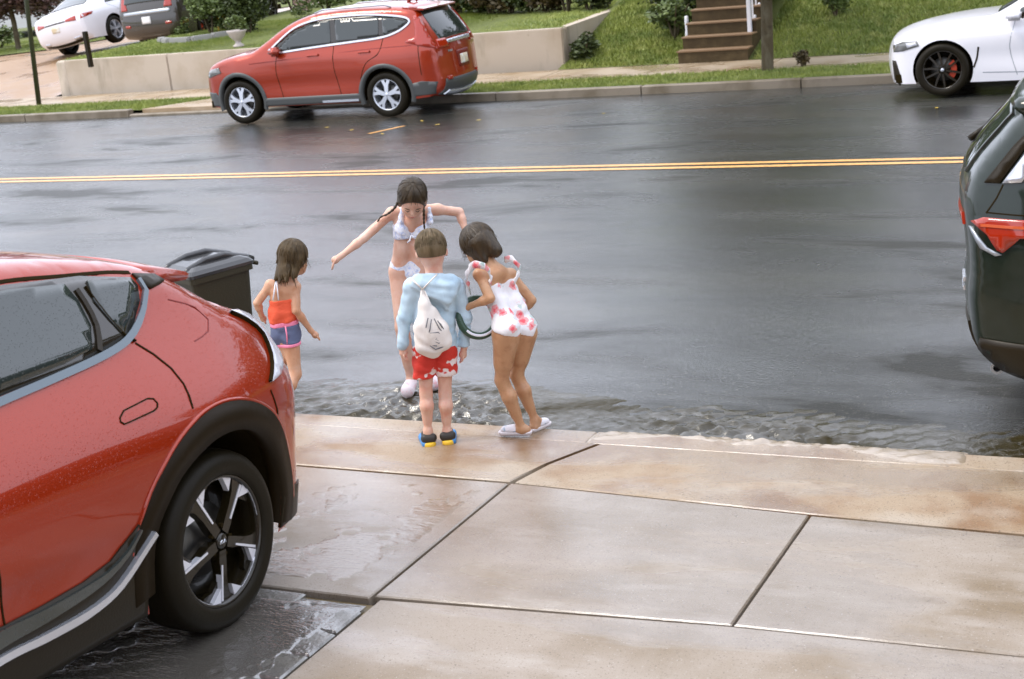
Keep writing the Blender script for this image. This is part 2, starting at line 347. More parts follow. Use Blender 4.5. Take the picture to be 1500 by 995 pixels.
filmm = nmat('rain_film', (.25, .20, .15), rough=.05, spec=1.0, ior=1.65, bump=[(17, .65, (.7, 2.4, 1)), (48, .30, (1, 1.8, 1))], var=[((.20, .14, .09), 2.2, .45, .65)])
def film(x0, x1, y0, y1, seed):
    def f(XX, YY):
        n = np.sin(3.1*XX+seed)*np.cos(2.3*YY+seed*2)+.6*np.sin(7*XX-4*YY+seed)+.35*np.sin(13*XX+9*YY)+.3*np.sin(29*XX-23*YY+2*np.sin(9*YY))+.22*np.sin(61*XX+47*YY+3*np.sin(12*XX))
        e = np.minimum(np.minimum(XX-x0, x1-XX), np.minimum(YY-y0, y1-YY)); m = np.clip((n+.45)/.5, 0, 1)*np.clip(e/.08, 0, 1)
        return .05*(6.9-YY)+.0030*m+.0006*wave(XX, YY)/.005*m-.012*(1-m)
    return f
filmp = nmat('paver_film', (.10, .09, .075), rough=.04, spec=1.0, ior=1.9, bump=[(26, .45, (.8, 2.0, 1)), (70, .2)])
for x0, x1, y0, y1, sd in ((-4.9, -3.05, 4.66, 5.98, 1.0),):
    sheet('puddle', np.arange(x0, x1, .02), np.arange(y0, y1, .02), film(x0, x1, y0, y1, sd), filmm, 'thin film of rainwater on the sidewalk slab')
sheet('puddle', np.arange(-4.3, -2.99, .014), np.arange(3.55, 4.56, .014), film(-4.3, -2.99, 3.55, 4.56, 3.3), filmp, 'rain puddle on the pavers by the near rear wheel')

# far side: kerb, verge, sidewalk, lawns
fk = G().box((-60, KY1+.01, -.3), (40, KY1+.15, -.06)).build('far_kerb', joint); tag(fk, 'concrete kerb on the far side', kind='structure')
xx = -60.0
while xx < 40:
    low = -17.6 < xx+1 < -12
    z1 = .0 if low else .085
    G().prism([(xx+.01, KY1), (xx+2.49, KY1), (xx+2.49, KY1+.16), (xx+.01, KY1+.16)], -.25, z1, .015).build('kerb_stone', farkerb, fk); xx += 2.5
def driveL(x, y): return .04+min(max(0, y-24.0), 5)*.11+max(0, min(1, (y-24)/3))*min(0, x+24)*.038
def lawnz(x, y):
    """height of the land beyond the far kerb"""
    z = .06
    if y > 24.3 and x > -21.9 and x <= -10.1: z = .80+.02*(y-24.4)
    elif y > 23.9 and x > -10.1: z = .08+min(.36*(y-23.9), .75+.15*(y-26)) if y > 23.9 else .08
    elif y > 24.0: z = driveL(x, y)
    return z
v, f = grid(-60, 40, KY1+.16, 22.62, 100, 2, lambda x, y: .055)
tag(mobj('verge', v, f, grassg), 'grass verge soil between far kerb and sidewalk', kind='structure')
fw = G().box((-60, 22.6, -.2), (40, 23.95, .02)).build('far_sidewalk', joint); tag(fw, 'far sidewalk of tan concrete', kind='structure')
xx = -60.0
while xx < 40:
    G().prism([(xx+.01, 22.62), (xx+1.99, 22.62), (xx+1.99, 23.98), (xx+.01, 23.98)], 0, .065, .01).build('slab', farwalk, fw); xx += 2
apr = G().prism([(-17.3, KY1+.16), (-12.3, KY1+.16), (-12.8, 22.62), (-16.2, 22.62)], -.05, .075, .01).build('apron', farwalk); tag(apr, 'light concrete apron beside the red car', kind='structure')
v, f = grid(-60, -21.93, 23.98, 60, 30, 36, driveL)
tag(mobj('far_driveway', v, f, nmat('tan_drive', (.34, .22, .13), rough=.5, var=[((.28, .17, .09), .5, .4, .7)], rvar=(.2, 1, .45, .6)), smooth=True), 'tan wet driveway rising beside the wall', kind='structure')
v, f = grid(-21.9, -10.12, 24.42, 60, 24, 50, lambda x, y: .78+.02*(y-24.4))
lawnA = tag(mobj('upper_lawn', v, f, grassg, smooth=True), 'lawn behind the retaining wall', kind='structure')
def bankz(x, y):
    s = min(max((x+10.1)/2.2, 0), 1)
    lo = .07+max(0, y-23.98)*(.30 if x > -6.5 else .27)
    return min(lo, 1.0+.06*(y-26)) if y > 23.98 else .07
v, f = grid(-10.1, 40, 23.98, 60, 90, 90, bankz)
mobj_b = tag(mobj('lawn_bank', v, f, grassg, smooth=True), 'sloping lawn beside the steps', kind='structure')

# retaining wall (rounded left end, return on the right)
wl = empty('retaining_wall', (-16, 24.4, 0), 'long low pale rendered retaining wall behind the red car', 'wall')
def wpanel(x0, x1, m=wallm): return G().box((x0+16, -.18, -.1), (x1+16, .02, .78), .02).build('panel', m, wl)
wlx = [-21.7, -18.9, -16.1, -13.3, -10.05]
for i in range(4): wpanel(wlx[i]+.004, wlx[i+1]-.004)
g = G(); g.lathe([(0, .78), (.16, .78), (.20, .74), (.20, -.1)], (-21.72+16, -.02, 0), ax='z', n=24); g.build('rounded_end', wallm, wl, True)
G().add([(5.95-.2, .03, -.1), (5.95, .03, -.1), (5.95, 5.2, .3), (5.75, 5.2, .3), (5.75, .03, .78), (5.95, .03, .78), (5.95, 5.2, .90), (5.75, 5.2, .90)],
        [(0, 3, 2, 1), (4, 5, 6, 7), (0, 1, 5, 4), (1, 2, 6, 5), (2, 3, 7, 6), (3, 0, 4, 7)]).build('return_wall', wallm, wl)

# ------------------------------------------------------------------ vehicles
def resample(P, step, closed=False):
    P = [np.array(p, float) for p in P]; out = []
    n = len(P)
    for i in range(n if closed else n-1):
        a, b = P[i], P[(i+1) % n]; k = max(1, int(math.ceil(np.linalg.norm(b-a)/step)))
        out += [a+(b-a)*j/k for j in range(k)]
    if not closed: out.append(P[-1])
    return out
def smooth_line(P, step=.04):
    """Catmull-Rom through the points"""
    P = [np.array(p, float) for p in P]; Q = [2*P[0]-P[1]]+P+[2*P[-1]-P[-2]]; out = []
    for i in range(1, len(Q)-2):
        a, b, c, d = Q[i-1:i+3]; n = max(1, int(np.linalg.norm(c-b)/step))
        # centripetal-ish: scale tangents by the local chord
        lb = np.linalg.norm(c-b); ta = (c-a)/(np.linalg.norm(c-b)+np.linalg.norm(b-a))*lb; tb = (d-b)/(np.linalg.norm(d-c)+np.linalg.norm(c-b))*lb
        for j in range(n):
            t = j/n; out.append((2*t**3-3*t*t+1)*b+(t**3-2*t*t+t)*ta+(-2*t**3+3*t*t)*c+(t**3-t*t)*tb)
    out.append(P[-1]); return out
def inpoly(pts, poly):
    poly = np.asarray(poly); x, y = pts[:, 0], pts[:, 1]; r = np.zeros(len(pts), bool); j = len(poly)-1
    for i in range(len(poly)):
        xi, yi = poly[i]; xj, yj = poly[j]
        c = ((yi > y) != (yj > y)) & (x < (xj-xi)*(y-yi)/(yj-yi+1e-12)+xi); r ^= c; j = i
    return r
def dist_line(pts, line, closed=False):
    L = np.asarray(line); A = L if closed else L[:-1]; B = np.roll(L, -1, 0) if closed else L[1:]; d = np.full(len(pts), 1e9)
    for a, b in zip(A, B):
        ab = b-a; t = np.clip(((pts-a)@ab)/(ab@ab+1e-12), 0, 1); d = np.minimum(d, np.hypot(*(pts-a-t[:, None]*ab).T))
    return d
def cdt(outline, step, extra=None):
    O = np.array(outline); mn, mx = O.min(0), O.max(0)
    gx, gy = np.meshgrid(np.arange(mn[0]+step/2, mx[0], step), np.arange(mn[1]+step/2, mx[1], step))
    P = np.stack([gx.ravel(), gy.ravel()], 1)
    if extra is not None and len(extra): P = np.concatenate([P, np.array(extra)])
    if len(P):
        P = P[inpoly(P, O)]
    if len(P): P = P[dist_line(P, O, True) > min(step*.3, .008)]
    vs = [Vector((float(a), float(b))) for a, b in O]+[Vector((float(a), float(b))) for a, b in P]
    n = len(O); res = delaunay_2d_cdt(vs, [(i, (i+1) % n) for i in range(n)], [], 0, 1e-6)
    V = np.array([(p.x, p.y) for p in res[0]]); T = np.array([t for t in res[2]])
    c = V[T].mean(1); T = T[inpoly(c, O)]
    a = V[T[:, 1]]-V[T[:, 0]]; b = V[T[:, 2]]-V[T[:, 0]]; area = a[:, 0]*b[:, 1]-a[:, 1]*b[:, 0]
    T = T[np.abs(area) > 1e-8]; return V, T
def tab(t, x): return np.interp(x, [a for a, _ in t], [b for _, b in t])
class Car:
    def __init__(s, name, label, cat, loc, fwd, left, sp, group=None):
        s.sp = sp; s.root = empty(name, (0, 0, 0), label, cat, group)
        f = Vector(fwd).normalized(); l = Vector(left); l = (l-f*l.dot(f)).normalized(); u = f.cross(l)
        s.root.matrix_world = Matrix(((f.x, l.x, u.x, loc[0]), (f.y, l.y, u.y, loc[1]), (f.z, l.z, u.z, loc[2]), (0, 0, 0, 1)))
        s.sil = np.array(smooth_line(sp['sil'], .05)); s.W = sp['W']; s.r = sp.get('round', .09)
        s.zb = sp['zb']
    def side(s, P):
        P = np.atleast_2d(np.asarray(P, float)); sp = s.sp
        y = s.W*np.interp(P[:, 0], *zip(*sp['plan']))*np.interp(P[:, 1], *zip(*sp['tum']))
        for (x0, z0, sx, sz, a) in sp.get('bumps', []): y = y+a*np.exp(-((P[:, 0]-x0)/sx)**2-((P[:, 1]-z0)/sz)**2)
        d = np.clip(dist_line(P, s.sil)/s.r, 0, 1); return y-s.r*(1-np.sqrt(np.clip(1-(1-d)**2, 0, 1)))
    def sp3(s, P, off=0., sg=1):
        P = np.atleast_2d(np.asarray(P, float)); e = .004; y = s.side(P)
        dx = (s.side(P+[e, 0])-s.side(P-[e, 0]))/(2*e); dz = (s.side(P+[0, e])-s.side(P-[0, e]))/(2*e)
        n = np.stack([-dx, np.ones_like(y), -dz], 1); n /= np.linalg.norm(n, axis=1)[:, None]
        q = np.stack([P[:, 0], y, P[:, 1]], 1)+n*off; q[:, 1] *= sg; return q
    def arch_outline(s):
        """silhouette closed along the underside with the wheel arches cut in"""
        sp = s.sp; out = [tuple(p) for p in s.sil]; zb = s.zb; R = sp['R']; low = []
        for xa, Ra in sorted(zip((sp['wb'], 0), (sp['Ra'], sp.get('Rar', sp['Ra']))), reverse=True):
            h = R-zb; dx = math.sqrt(Ra*Ra-h*h); a0 = math.atan2(-h, dx); a1 = PI-a0; n = 26
            low += [(xa+dx+.001, zb)]+[(xa+Ra*math.cos(a0+(a1-a0)*i/n), R+Ra*math.sin(a0+(a1-a0)*i/n)) for i in range(n+1)]
        seg = resample([tuple(s.sil[-1])]+[low[0]], .06)[1:-1]+resample(low, .06)+resample([low[-1], tuple(s.sil[0])], .06)[1:-1]
        return out, [tuple(p) for p in seg]
    def body(s, mat, name='body'):
        top, low = s.arch_outline(); O = np.array(top+low)
        # rings just inside the silhouette so the rounded edge has enough points
        T = np.array(top); tg = np.gradient(T, axis=0); nr = np.stack([tg[:, 1], -tg[:, 0]], 1); nr /= np.linalg.norm(nr, axis=1)[:, None]
        ex = np.concatenate([T+nr*d for d in (.012, .03, .055, .085)]); ex = ex[dist_line(ex, T) > .009]
        V, F = cdt(O, s.sp.get('step', .055), ex)
        L = s.sp3(V); Rr = L*[1, -1, 1]; n = len(V)
        faces = [tuple(t[::-1]) for t in F]+[tuple(t+n) for t in F]
        g = G(); g.add(np.concatenate([L, Rr]), faces)
        s.ys = s.side(T); s.tn = -nr; s.T = T; s.arc = np.concatenate([[0], np.cumsum(np.hypot(*np.diff(T, axis=0).T))])
        vs = np.array([-1, -.93, -.8, -.6, -.4, -.2, 0, .2, .4, .6, .8, .93, 1])
        C = [s.cap(a, v) for a in s.arc for v in vs]; m = len(vs)
        f = [(i*m+j, (i+1)*m+j, (i+1)*m+j+1, i*m+j+1) for i in range(len(T)-1) for j in range(m-1)]
        g.add(C, f)
        o = g.build(name, mat, s.root); bm = bmesh.new(); bm.from_mesh(o.data)
        bmesh.ops.remove_doubles(bm, verts=bm.verts[:], dist=.002); bmesh.ops.recalc_face_normals(bm, faces=bm.faces[:])
        for q_ in bm.faces: q_.smooth = True
        bm.to_mesh(o.data); bm.free()
        zb = s.zb; x0, x1 = s.sil[0][0]+.05, s.sil[-1][0]-.05
        G().box((x0, -s.W*.80, zb+.01), (x1, s.W*.80, zb+.12)).build('underbody', under, s.root)
        R = s.sp['R']
        for xa, Ra in ((0, s.sp.get('Rar', s.sp['Ra'])), (s.sp['wb'], s.sp['Ra'])):
            for sg in (1, -1):
                g = G(); n = 24; v = []
                for i in range(n+1):
                    a = PI*i/n-.0; x, z = xa+Ra*math.cos(a), R+Ra*math.sin(a); yy = float(s.side([[x, z]])[0])-.012
                    v += [(x, sg*yy, z), (xa+(Ra-.01)*math.cos(a), sg*(yy-.34), R+(Ra-.01)*math.sin(a))]
                fc = [(2*i, 2*i+1, 2*i+3, 2*i+2) for i in range(n)]; g.add(v, fc)
                g.add([(xa+(Ra-.01)*math.cos(PI*i/n), sg*(s.W-.36), R+(Ra-.01)*math.sin(PI*i/n)) for i in range(n+1)]+[(xa-Ra, sg*(s.W-.36), zb), (xa+Ra, sg*(s.W-.36), zb)], [tuple(range(n+3))])
                g.build('wheel_well', under, s.root)
    def cap(s, a, v, off=0.):
        x = np.interp(a, s.arc, s.T[:, 0]); z = np.interp(a, s.arc, s.T[:, 1]); ys = np.interp(a, s.arc, s.ys)
        n = np.array([np.interp(a, s.arc, s.tn[:, 0]), np.interp(a, s.arc, s.tn[:, 1])]); n /= np.linalg.norm(n)
        c = np.interp(x, *zip(*s.sp['crown'])); d = c*(1-abs(v)**2.3)+off
        return np.array([x+n[0]*d, v*ys, z+n[1]*d])
    def arz(s, z, front=False):     # arc position of height z on the rear (or front) of the silhouette
        Z = s.T[:, 1]; k = int(np.argmax(Z))
        if not front:
            return float(np.interp(z, np.maximum.accumulate(Z[:k+1]), s.arc[:k+1]))
        return float(np.interp(-z, np.maximum.accumulate(-Z[k:]), s.arc[k:]))
    def arx(s, x): 
        k = int(np.argmin(s.T[:, 0])); return float(np.interp(x, np.maximum.accumulate(s.T[k:, 0]), s.arc[k:]))
    def capmesh(s, name, P, mat, off=.004, step=.06, parent=None, th=None):
        """patch on the roof/tail/nose: P = [(arc, v)...], v scaled to metres while triangulating"""
        k = .8; O = resample([(a, v*k) for a, v in P], .05, True); V, F = cdt(O, step)
        q1 = np.array([s.cap(a, v/k, off) for a, v in V]); return s._skirt(name, q1, np.array([s.cap(a, v/k, -.004) for a, v in O]), F, mat, parent)
    def _skirt(s, name, q1, base, F, mat, parent, flip=False):
        n = len(q1); m = len(base); g = G(); g.add(np.concatenate([q1, base]), [tuple(t) for t in F]+[(i, (i+1) % m, n+(i+1) % m, n+i) for i in range(m)])
        o = g.build(name, mat, parent or s.root); bm = bmesh.new(); bm.from_mesh(o.data)
        bmesh.ops.recalc_face_normals(bm, faces=bm.faces[:])
        bm.to_mesh(o.data); bm.free()
        # normals must point outwards: compare with centre
        me = o.data; c = np.mean(q1, 0); nn = sum((p.normal*p.area for p in me.polygons if len(p.vertices) == 3), Vector()); ref = Vector((c[0]-1.2, c[1], c[2]-.5))
        if nn.dot(ref) < 0: me.flip_normals()
        me.polygons.foreach_set('use_smooth', [len(p.vertices) == 3 for p in me.polygons]); return o
    def patch(s, name, P, mat, off=.004, step=.06, sides=(1, -1), parent=None, seg=.05):
        res = []
        for sg in sides:
            O = np.array(resample(P, seg, True)); V, F = cdt(O, step)
            res.append(s._skirt(name, s.sp3(V, off, sg), s.sp3(O, -.006, sg), F, mat, parent))
        return res
    def strip(s, name, L, w, mat, off=.003, sides=(1, -1), parent=None, smooth=True, wf=None):
        """ribbon of width w along a side-view line"""
        for sg in sides:
            P = np.array(smooth_line(L, .04) if smooth and len(L) > 2 else resample(L, .04)); t = np.gradient(P, axis=0); n = np.stack([-t[:, 1], t[:, 0]], 1); n /= np.linalg.norm(n, axis=1)[:, None]
            ww = w if wf is None else w*np.interp(np.linspace(0, 1, len(P)), *zip(*wf))[:, None]
            A, B = P+n*ww/2, P-n*ww/2; a, b = s.sp3(A, off, sg), s.sp3(B, off, sg); a2, b2 = s.sp3(A, -.004, sg), s.sp3(B, -.004, sg)
            k = len(P); g = G(); f = []
            for i in range(k-1):
                f += [(i, i+1, k+i+1, k+i), (2*k+i, i, i+1, 2*k+i+1)[::1], (k+i, k+i+1, 3*k+i+1, 3*k+i)]
            g.add(np.concatenate([a, b, a2, b2]), f); o = g.build(name, mat, parent or s.root)
            bm = bmesh.new(); bm.from_mesh(o.data); bmesh.ops.recalc_face_normals(bm, faces=bm.faces[:]); bm.to_mesh(o.data); bm.free()
            if sum((p.normal.y*p.area for p in o.data.polygons if p.index % 3 == 0))*sg < 0: o.data.flip_normals()
    def ring(s, name, xa, r0, r1, a0, a1, mat, off, sides=(1, -1), n=40):
        for sg in sides:
            g = G(); P = []; rows = [(r0, -.05), (r0+.002, off*.7), ((r0+r1)/2, off), (r1, off), (r1+.001, -.01)]; m = n+1; VV = []
            for rr, of_ in rows:
                q_ = [(xa+rr*math.cos(a0+(a1-a0)*i/n), s.sp['R']+rr*math.sin(a0+(a1-a0)*i/n)) for i in range(m)]; VV.append(s.sp3(q_, of_, sg))
            V = np.concatenate(VV); f = [(k*m+i, k*m+i+1, (k+1)*m+i+1, (k+1)*m+i) for k in range(len(rows)-1) for i in range(n)]
            if sg > 0: f = [t[::-1] for t in f]
            g.add(V, f); g.build(name, mat, s.root, True)
    def wheels(s, fn, ins=.02, w=.24):
        R = s.sp['R']
        for xa in (0, s.sp['wb']):
            for sg in (1, -1):
                e = empty('wheel', (xa, sg*(s.W-ins), R), parent=s.root); fn(e, R, w, sg)
def tyre_rim(e, R, w, sg, rr, rimm, backm=under):
    g = G(); sw = (R+rr)/2
    g.lathe([(rr-.004, -.025), (rr+.006, -.004), (rr+.02, .0), (sw, .006), (R-.035, .0), (R-.018, -.010), (R-.006, -.028), (R, -.055), (R, -w+.055), (R-.006, -w+.028), (R-.02, -w+.008), (sw, -w), (rr, -w+.01)], (0, 0, 0), n=56, sg=sg)
    for r_ in (-.075, -.11, -.145):
        g.lathe([(R+.001, r_), (R-.012, r_-.001), (R-.012, r_-.009), (R+.001, r_-.010)], (0, 0, 0), n=56, sg=sg)
    g.build('tyre', rubber, e, True)
    G().lathe([(rr-.004, -.03), (rr+.004, -.012), (rr-.008, -.014), (rr-.016, -.035), (rr-.03, -.10), (rr-.03, -w+.04), (0.001, -w+.05)], (0, 0, 0), n=48, sg=sg).build('rim', rimm, e, True)
    G().lathe([(.001, -.11), (.15, -.11), (.155, -.125), (.15, -.14)], (0, 0, 0), n=28, sg=sg).build('brake_disc', discm, e, True)
def polar_spoke(g, pts, y0, y1, sg, rot, crown=0):
    """pts [(r, angle_deg)] polygon extruded from depth y0 (face) to y1"""
    P = [(r*math.cos(math.radians(a)+rot), r*math.sin(math.radians(a)+rot)) for r, a in pts]; n = len(P)
    yo = [y0+crown*(1-(pts[i][0]/.26)) for i in range(n)]
    v = [(x, sg*yo[i], z) for i, (x, z) in enumerate(P)]+[(x, sg*y1, z) for x, z in P]
    f = [tuple(range(n)), tuple(range(2*n-1, n-1, -1))]+[(i, (i+1) % n, n+(i+1) % n, n+i) for i in range(n)]
    bm = bmesh.new(); vv = [bm.verts.new(p) for p in v]; [bm.faces.new([vv[i] for i in q_]) for q_ in f]; bmesh.ops.recalc_face_normals(bm, faces=bm.faces[:])
    bm.verts.index_update(); g.add([p.co for p in bm.verts], [[p.index for p in q_.verts] for q_ in bm.faces]); bm.free()
def hubcap(e, sg, r, y, m, nuts=5, nm=under):
    G().lathe([(.001, y+.004), (r*.8, y+.003), (r, y-.004), (r, y-.03)], (0, 0, 0), n=24, sg=sg).build('hub_cap', m, e, True)
    me = None
    for k in range(nuts):
        a = 2*PI*k/nuts+.6
        if me is None: o = G().lathe([(.001, y-.004), (.009, y-.005), (.010, y-.02)], (0, 0, 0), n=8, sg=sg).build('wheel_nut', nm, e); me = o.data
        else: o = bpy.data.objects.new('wheel_nut', me); COL.objects.link(o); o.parent = e
        o.location = (r*1.85*math.cos(a), 0, r*1.85*math.sin(a))

# ---- near red crossover (rear quarter in the left foreground)
kz = gz(4.22)
ks = dict(W=.945, R=.37, wb=2.90, zb=.24, Ra=.455, Rar=.47, round=.10, step=.05,
    sil=[(-.80, .27), (-.885, .36), (-.935, .50), (-.945, .66), (-.93, .82), (-.955, .96), (-.945, 1.045), (-.86, 1.105), (-.60, 1.20), (-.40, 1.285), (-.24, 1.395), (-.05, 1.495), (.35, 1.580), (.85, 1.630), (1.4, 1.625), (1.85, 1.52), (2.35, 1.29), (2.85, 1.06), (3.2, .99), (3.5, .88), (3.68, .74), (3.73, .55), (3.70, .38), (3.60, .24)],
    plan=[(-.96, .62), (-.88, .74), (-.78, .84), (-.68, .91), (-.61, .943), (-.45, .975), (-.2, .995), (.2, 1.0), (2.9, .985), (3.2, .95), (3.45, .88), (3.6, .76), (3.73, .60)],
    tum=[(.2, .93), (.38, .965), (.62, .985), (.80, 1.0), (.92, .99), (1.0, .96), (1.10, .905), (1.20, .84), (1.32, .765), (1.45, .70), (1.53, .665), (1.64, .615)],
    bumps=[(-1.0, 1.10, .30, .17, -.16), (-.1, .86, .55, .17, .030), (2.9, .84, .5, .17, .02), (1.3, .52, .9, .16, -.022), (.9, .66, 1.4, .05, .006)],
    crown=[(-1, .13), (-.9, .10), (-.6, .05), (0, .035), (2.2, .03), (3, .05), (3.5, .09), (3.8, .16)])
kia = Car('parked_crossover', 'large wet red crossover with black wheel, cut by the left edge of the photo', 'car', (-3.42-.93, 4.22, kz+.0), (0, -1, .085), (1, 0, 0), ks)
kia.body(kred)
# glass, with black surround and bright lower trim
wq = [(.25, 1.262), (.16, 1.305), (.075, 1.37), (.045, 1.425), (.055, 1.458), (.32, 1.510), (.69, 1.545), (1.0, 1.552), (1.4, 1.535), (1.78, 1.455), (2.15, 1.275), (2.42, 1.10), (2.3, 1.085), (1.7, 1.15), (1.2, 1.195), (.95, 1.212), (.60, 1.225), (.40, 1.240)]
kia.patch('window_surround', wq, blackg, off=.006, step=.045, seg=.035)
sil_l = [(.020, 1.445), (.018, 1.40), (.075, 1.345), (.15, 1.295), (.26, 1.250), (.42, 1.226), (.70, 1.208), (.95, 1.196), (1.2, 1.18), (1.7, 1.13), (2.3, 1.06)]
kia.strip('chrome_trim', sil_l, .026, silvk, off=.014, wf=[(0, .8), (.08, 1), (.9, 1), (1, .3)])
kia.patch('quarter_glass', [(.262, 1.282), (.17, 1.325), (.095, 1.385), (.075, 1.43), (.09, 1.452), (.30, 1.488), (.315, 1.41)], glassk, off=.012, step=.045, seg=.035)
kia.patch('rear_door_glass', [(.445, 1.260), (.39, 1.335), (.39, 1.43), (.42, 1.497), (.69, 1.527), (1.12, 1.532), (1.16, 1.215), (.95, 1.228), (.60, 1.243)], glassk, off=.012, step=.045, seg=.035)
kia.patch('front_door_glass', [(1.22, 1.205), (1.18, 1.53), (1.4, 1.518), (1.76, 1.435), (2.10, 1.265), (2.24, 1.12), (1.7, 1.165)], glassk, off=.012, step=.045, seg=.035)
kia.strip('division_bar', [(.415, 1.246), (.361, 1.33), (.361, 1.42), (.372, 1.470)], .022, black, off=.0135)
kia.strip('door_seam', [(.322, 1.472), (.303, 1.405), (.25, 1.27), (.215, 1.240)], .005, under, off=.0135)
kia.strip('door_seam', [(.215, 1.235), (.159, 1.18), (.115, 1.115), (.10, 1.05), (.125, .96)], .007, under, off=.003)
kia.strip('door_seam', [(1.19, 1.18), (1.20, .8), (1.17, .50)], .007, under, off=.003)
kia.strip('roof_seam', [(.03, 1.475), (.15, 1.497), (.41, 1.528), (.66, 1.556), (1.0, 1.567), (1.4, 1.55), (1.8, 1.47)], .012, under, off=.002)
# flush door handles
hl = [(.285, 1.022), (.292, 1.037), (.32, 1.043), (.46, 1.036), (.495, 1.022), (.502, 1.012), (.49, 1.003), (.46, 1.003), (.32, 1.007), (.297, 1.012)]
hl = [(p[0], 1.022+(p[1]-1.022)*1.25) for p in hl]
kia.strip('handle_seam', hl+[hl[0]], .005, under, off=.003, smooth=False)
kia.strip('handle_seam', [(p[0]+1.05, p[1]-.02) for p in hl+[hl[0]]], .005, under, off=.003, smooth=False)
# thin deep red line curving over the haunch
cd = [(-.088, 1.345), (-.216, 1.289), (-.254, 1.23), (-.211, 1.191), (-.099, 1.173)]
kia.strip('haunch_line', cd, .005, nmat('deep_red_line', (.20, .010, .004), rough=.4), off=.0015, sides=(1,))
cladk = nmat('dark_cladding', (.014, .008, .002), rough=.45, spec=.15, bump=[(200, .15)])
for xa, ra in ((-.02, .565), (2.9, .54)):
    kia.ring('arch_cladding', xa, .448, ra, -.12, PI+.20, cladk, .010)
    kia.ring('arch_lip', xa, ra-.002, ra+.013, .22, PI+.02, kred, .008)
# lower sill: dark blade, bright strip rising to the rear wheel
kia.patch('sill_cladding', [(.47, .242), (2.42, .242), (2.42, .42), (1.6, .44), (1.2, .50), (1.0, .498), (.80, .505), (.657, .53), (.53, .60), (.50, .62), (.47, .50)], black, off=.008)
kia.strip('sill_blade', [(.50, .60), (.57, .535), (.68, .49), (.81, .472), (1.0, .463), (1.2, .465), (1.6, .44), (2.3, .40)], .062, glassk, off=.022, wf=[(0, .15), (.15, .6), (.4, 1), (1, 1)])
kia.strip('sill_trim', [(.425, .560), (.55, .475), (.63, .430), (.71, .405), (.82, .392), (1.02, .392), (1.21, .400), (1.6, .38), (2.3, .34)], .026, silver, off=.030, wf=[(0, .9), (.2, 1), (1, 1)])
# tail: glass, spoiler, light panel, plate
kia.capmesh('rear_glass', [(kia.arz(1.115), -.86), (kia.arz(1.115), .86), (kia.arz(1.38), .86), (kia.arz(1.38), -.86)], glassk, off=.004)
g = G(); n = 17; sec = []
for i in range(n):
    t = -1+2*i/(n-1); y = t*.625; e = abs(t)**4
    top0 = (.06+.04*e, y, 1.560-.025*t*t-.05*e); sec.append([top0, (-.20+.03*e, y, 1.500-.02*t*t-.03*e), (-.40+.06*e, y, 1.435-.015*t*t-.01*e), (-.43+.06*e, y, 1.415-.015*t*t-.01*e), (-.38+.05*e, y, 1.398-.01*t*t-.01*e), (-.18, y, 1.40-.01*t*t), (.02, y, 1.43)])
g.add([p for r_ in sec for p in r_], [(i*7+j, (i+1)*7+j, (i+1)*7+(j+1) % 7, i*7+(j+1) % 7) for i in range(n-1) for j in range(7)]+[tuple(range(7)), tuple(range((n-1)*7, n*7))[::-1]])
o = g.build('roof_spoiler', kred, kia.root); bm = bmesh.new(); bm.from_mesh(o.data); bmesh.ops.recalc_face_normals(bm, faces=bm.faces[:]); bmesh.ops.bevel(bm, geom=[e_ for e_ in bm.edges if e_.calc_face_angle(0) > .6], offset=.012, segments=2, affect='EDGES'); [setattr(f_, 'smooth', True) for f_ in bm.faces]; bm.to_mesh(o.data); bm.free()
fin = G(); fin.tube([(.62, 0, 1.55), (.72, 0, 1.60), (.82, 0, 1.57)], [.02, .035, .02], n=10, flat=.8); fin.build('roof_antenna', kred, kia.root, True)
# lamp band sweeping round the tail and up the haunch edge
def tail_band(car, name, L, mat, thick=.016):
    """L = [(x, y, z, width, normal)] swept as a thin curved lens"""
    for sg in (1, -1):
        v = []; f = []
        for (x, y, z, ww, nx, ny, nz) in L:
            n_ = np.array([nx, ny, nz], float); n_ /= np.linalg.norm(n_); c = np.array([x, y, z])
            up = np.array([0, 0, 1.]); up = up-n_*(up@n_); up /= np.linalg.norm(up)
            for k in (-1, -.6, 0, .6, 1):
                p = c+up*ww*k/2+n_*thick*(1-abs(k)**2.5); v.append((p[0], p[1]*sg, p[2]))
        m = 5
        for i in range(len(L)-1):
            for j in range(m-1): f.append((i*m+j, i*m+j+1, (i+1)*m+j+1, (i+1)*m+j))
        if sg < 0: f = [t[::-1] for t in f]
        mobj(name, v, f, mat, car.root, True)
kia.patch('tail_light', [(-.44, 1.222), (-.53, 1.170), (-.592, 1.095), (-.548, 1.016), (-.415, .928), (-.53, .935), (-.66, .985), (-.74, 1.04), (-.76, 1.09), (-.71, 1.13), (-.62, 1.165), (-.53, 1.205)], whitelens, off=.014, step=.03, seg=.025)  # pale colour here and on the band stands for sky mirrored in the lens
kia.capmesh('tail_light_band', [(kia.arz(.985), -.98), (kia.arz(.985), .98), (kia.arz(1.085), .98), (kia.arz(1.085), -.98)], whitelens, off=.012)
kia.capmesh('light_bar', [(kia.arz(.955), -.98), (kia.arz(.955), .98), (kia.arz(.975), .98), (kia.arz(.975), -.98)], redlens, off=.012)
kia.strip('lamp_seam', [(-.44, 1.216), (-.525, 1.165), (-.585, 1.095), (-.54, 1.018), (-.41, .933)], .006, under, off=.016)
kia.strip('bumper_seam', [(-.40, .90), (-.43, .80), (-.44, .70)], .006, under, off=.003)
kia.patch('pillar_gap_shade', [(.03, 1.468), (-.11, 1.44), (-.14, 1.41), (-.02, 1.40), (.02, 1.425)], black, off=.008, step=.03, seg=.025)  # black patch painted for the shaded gap between spoiler and body
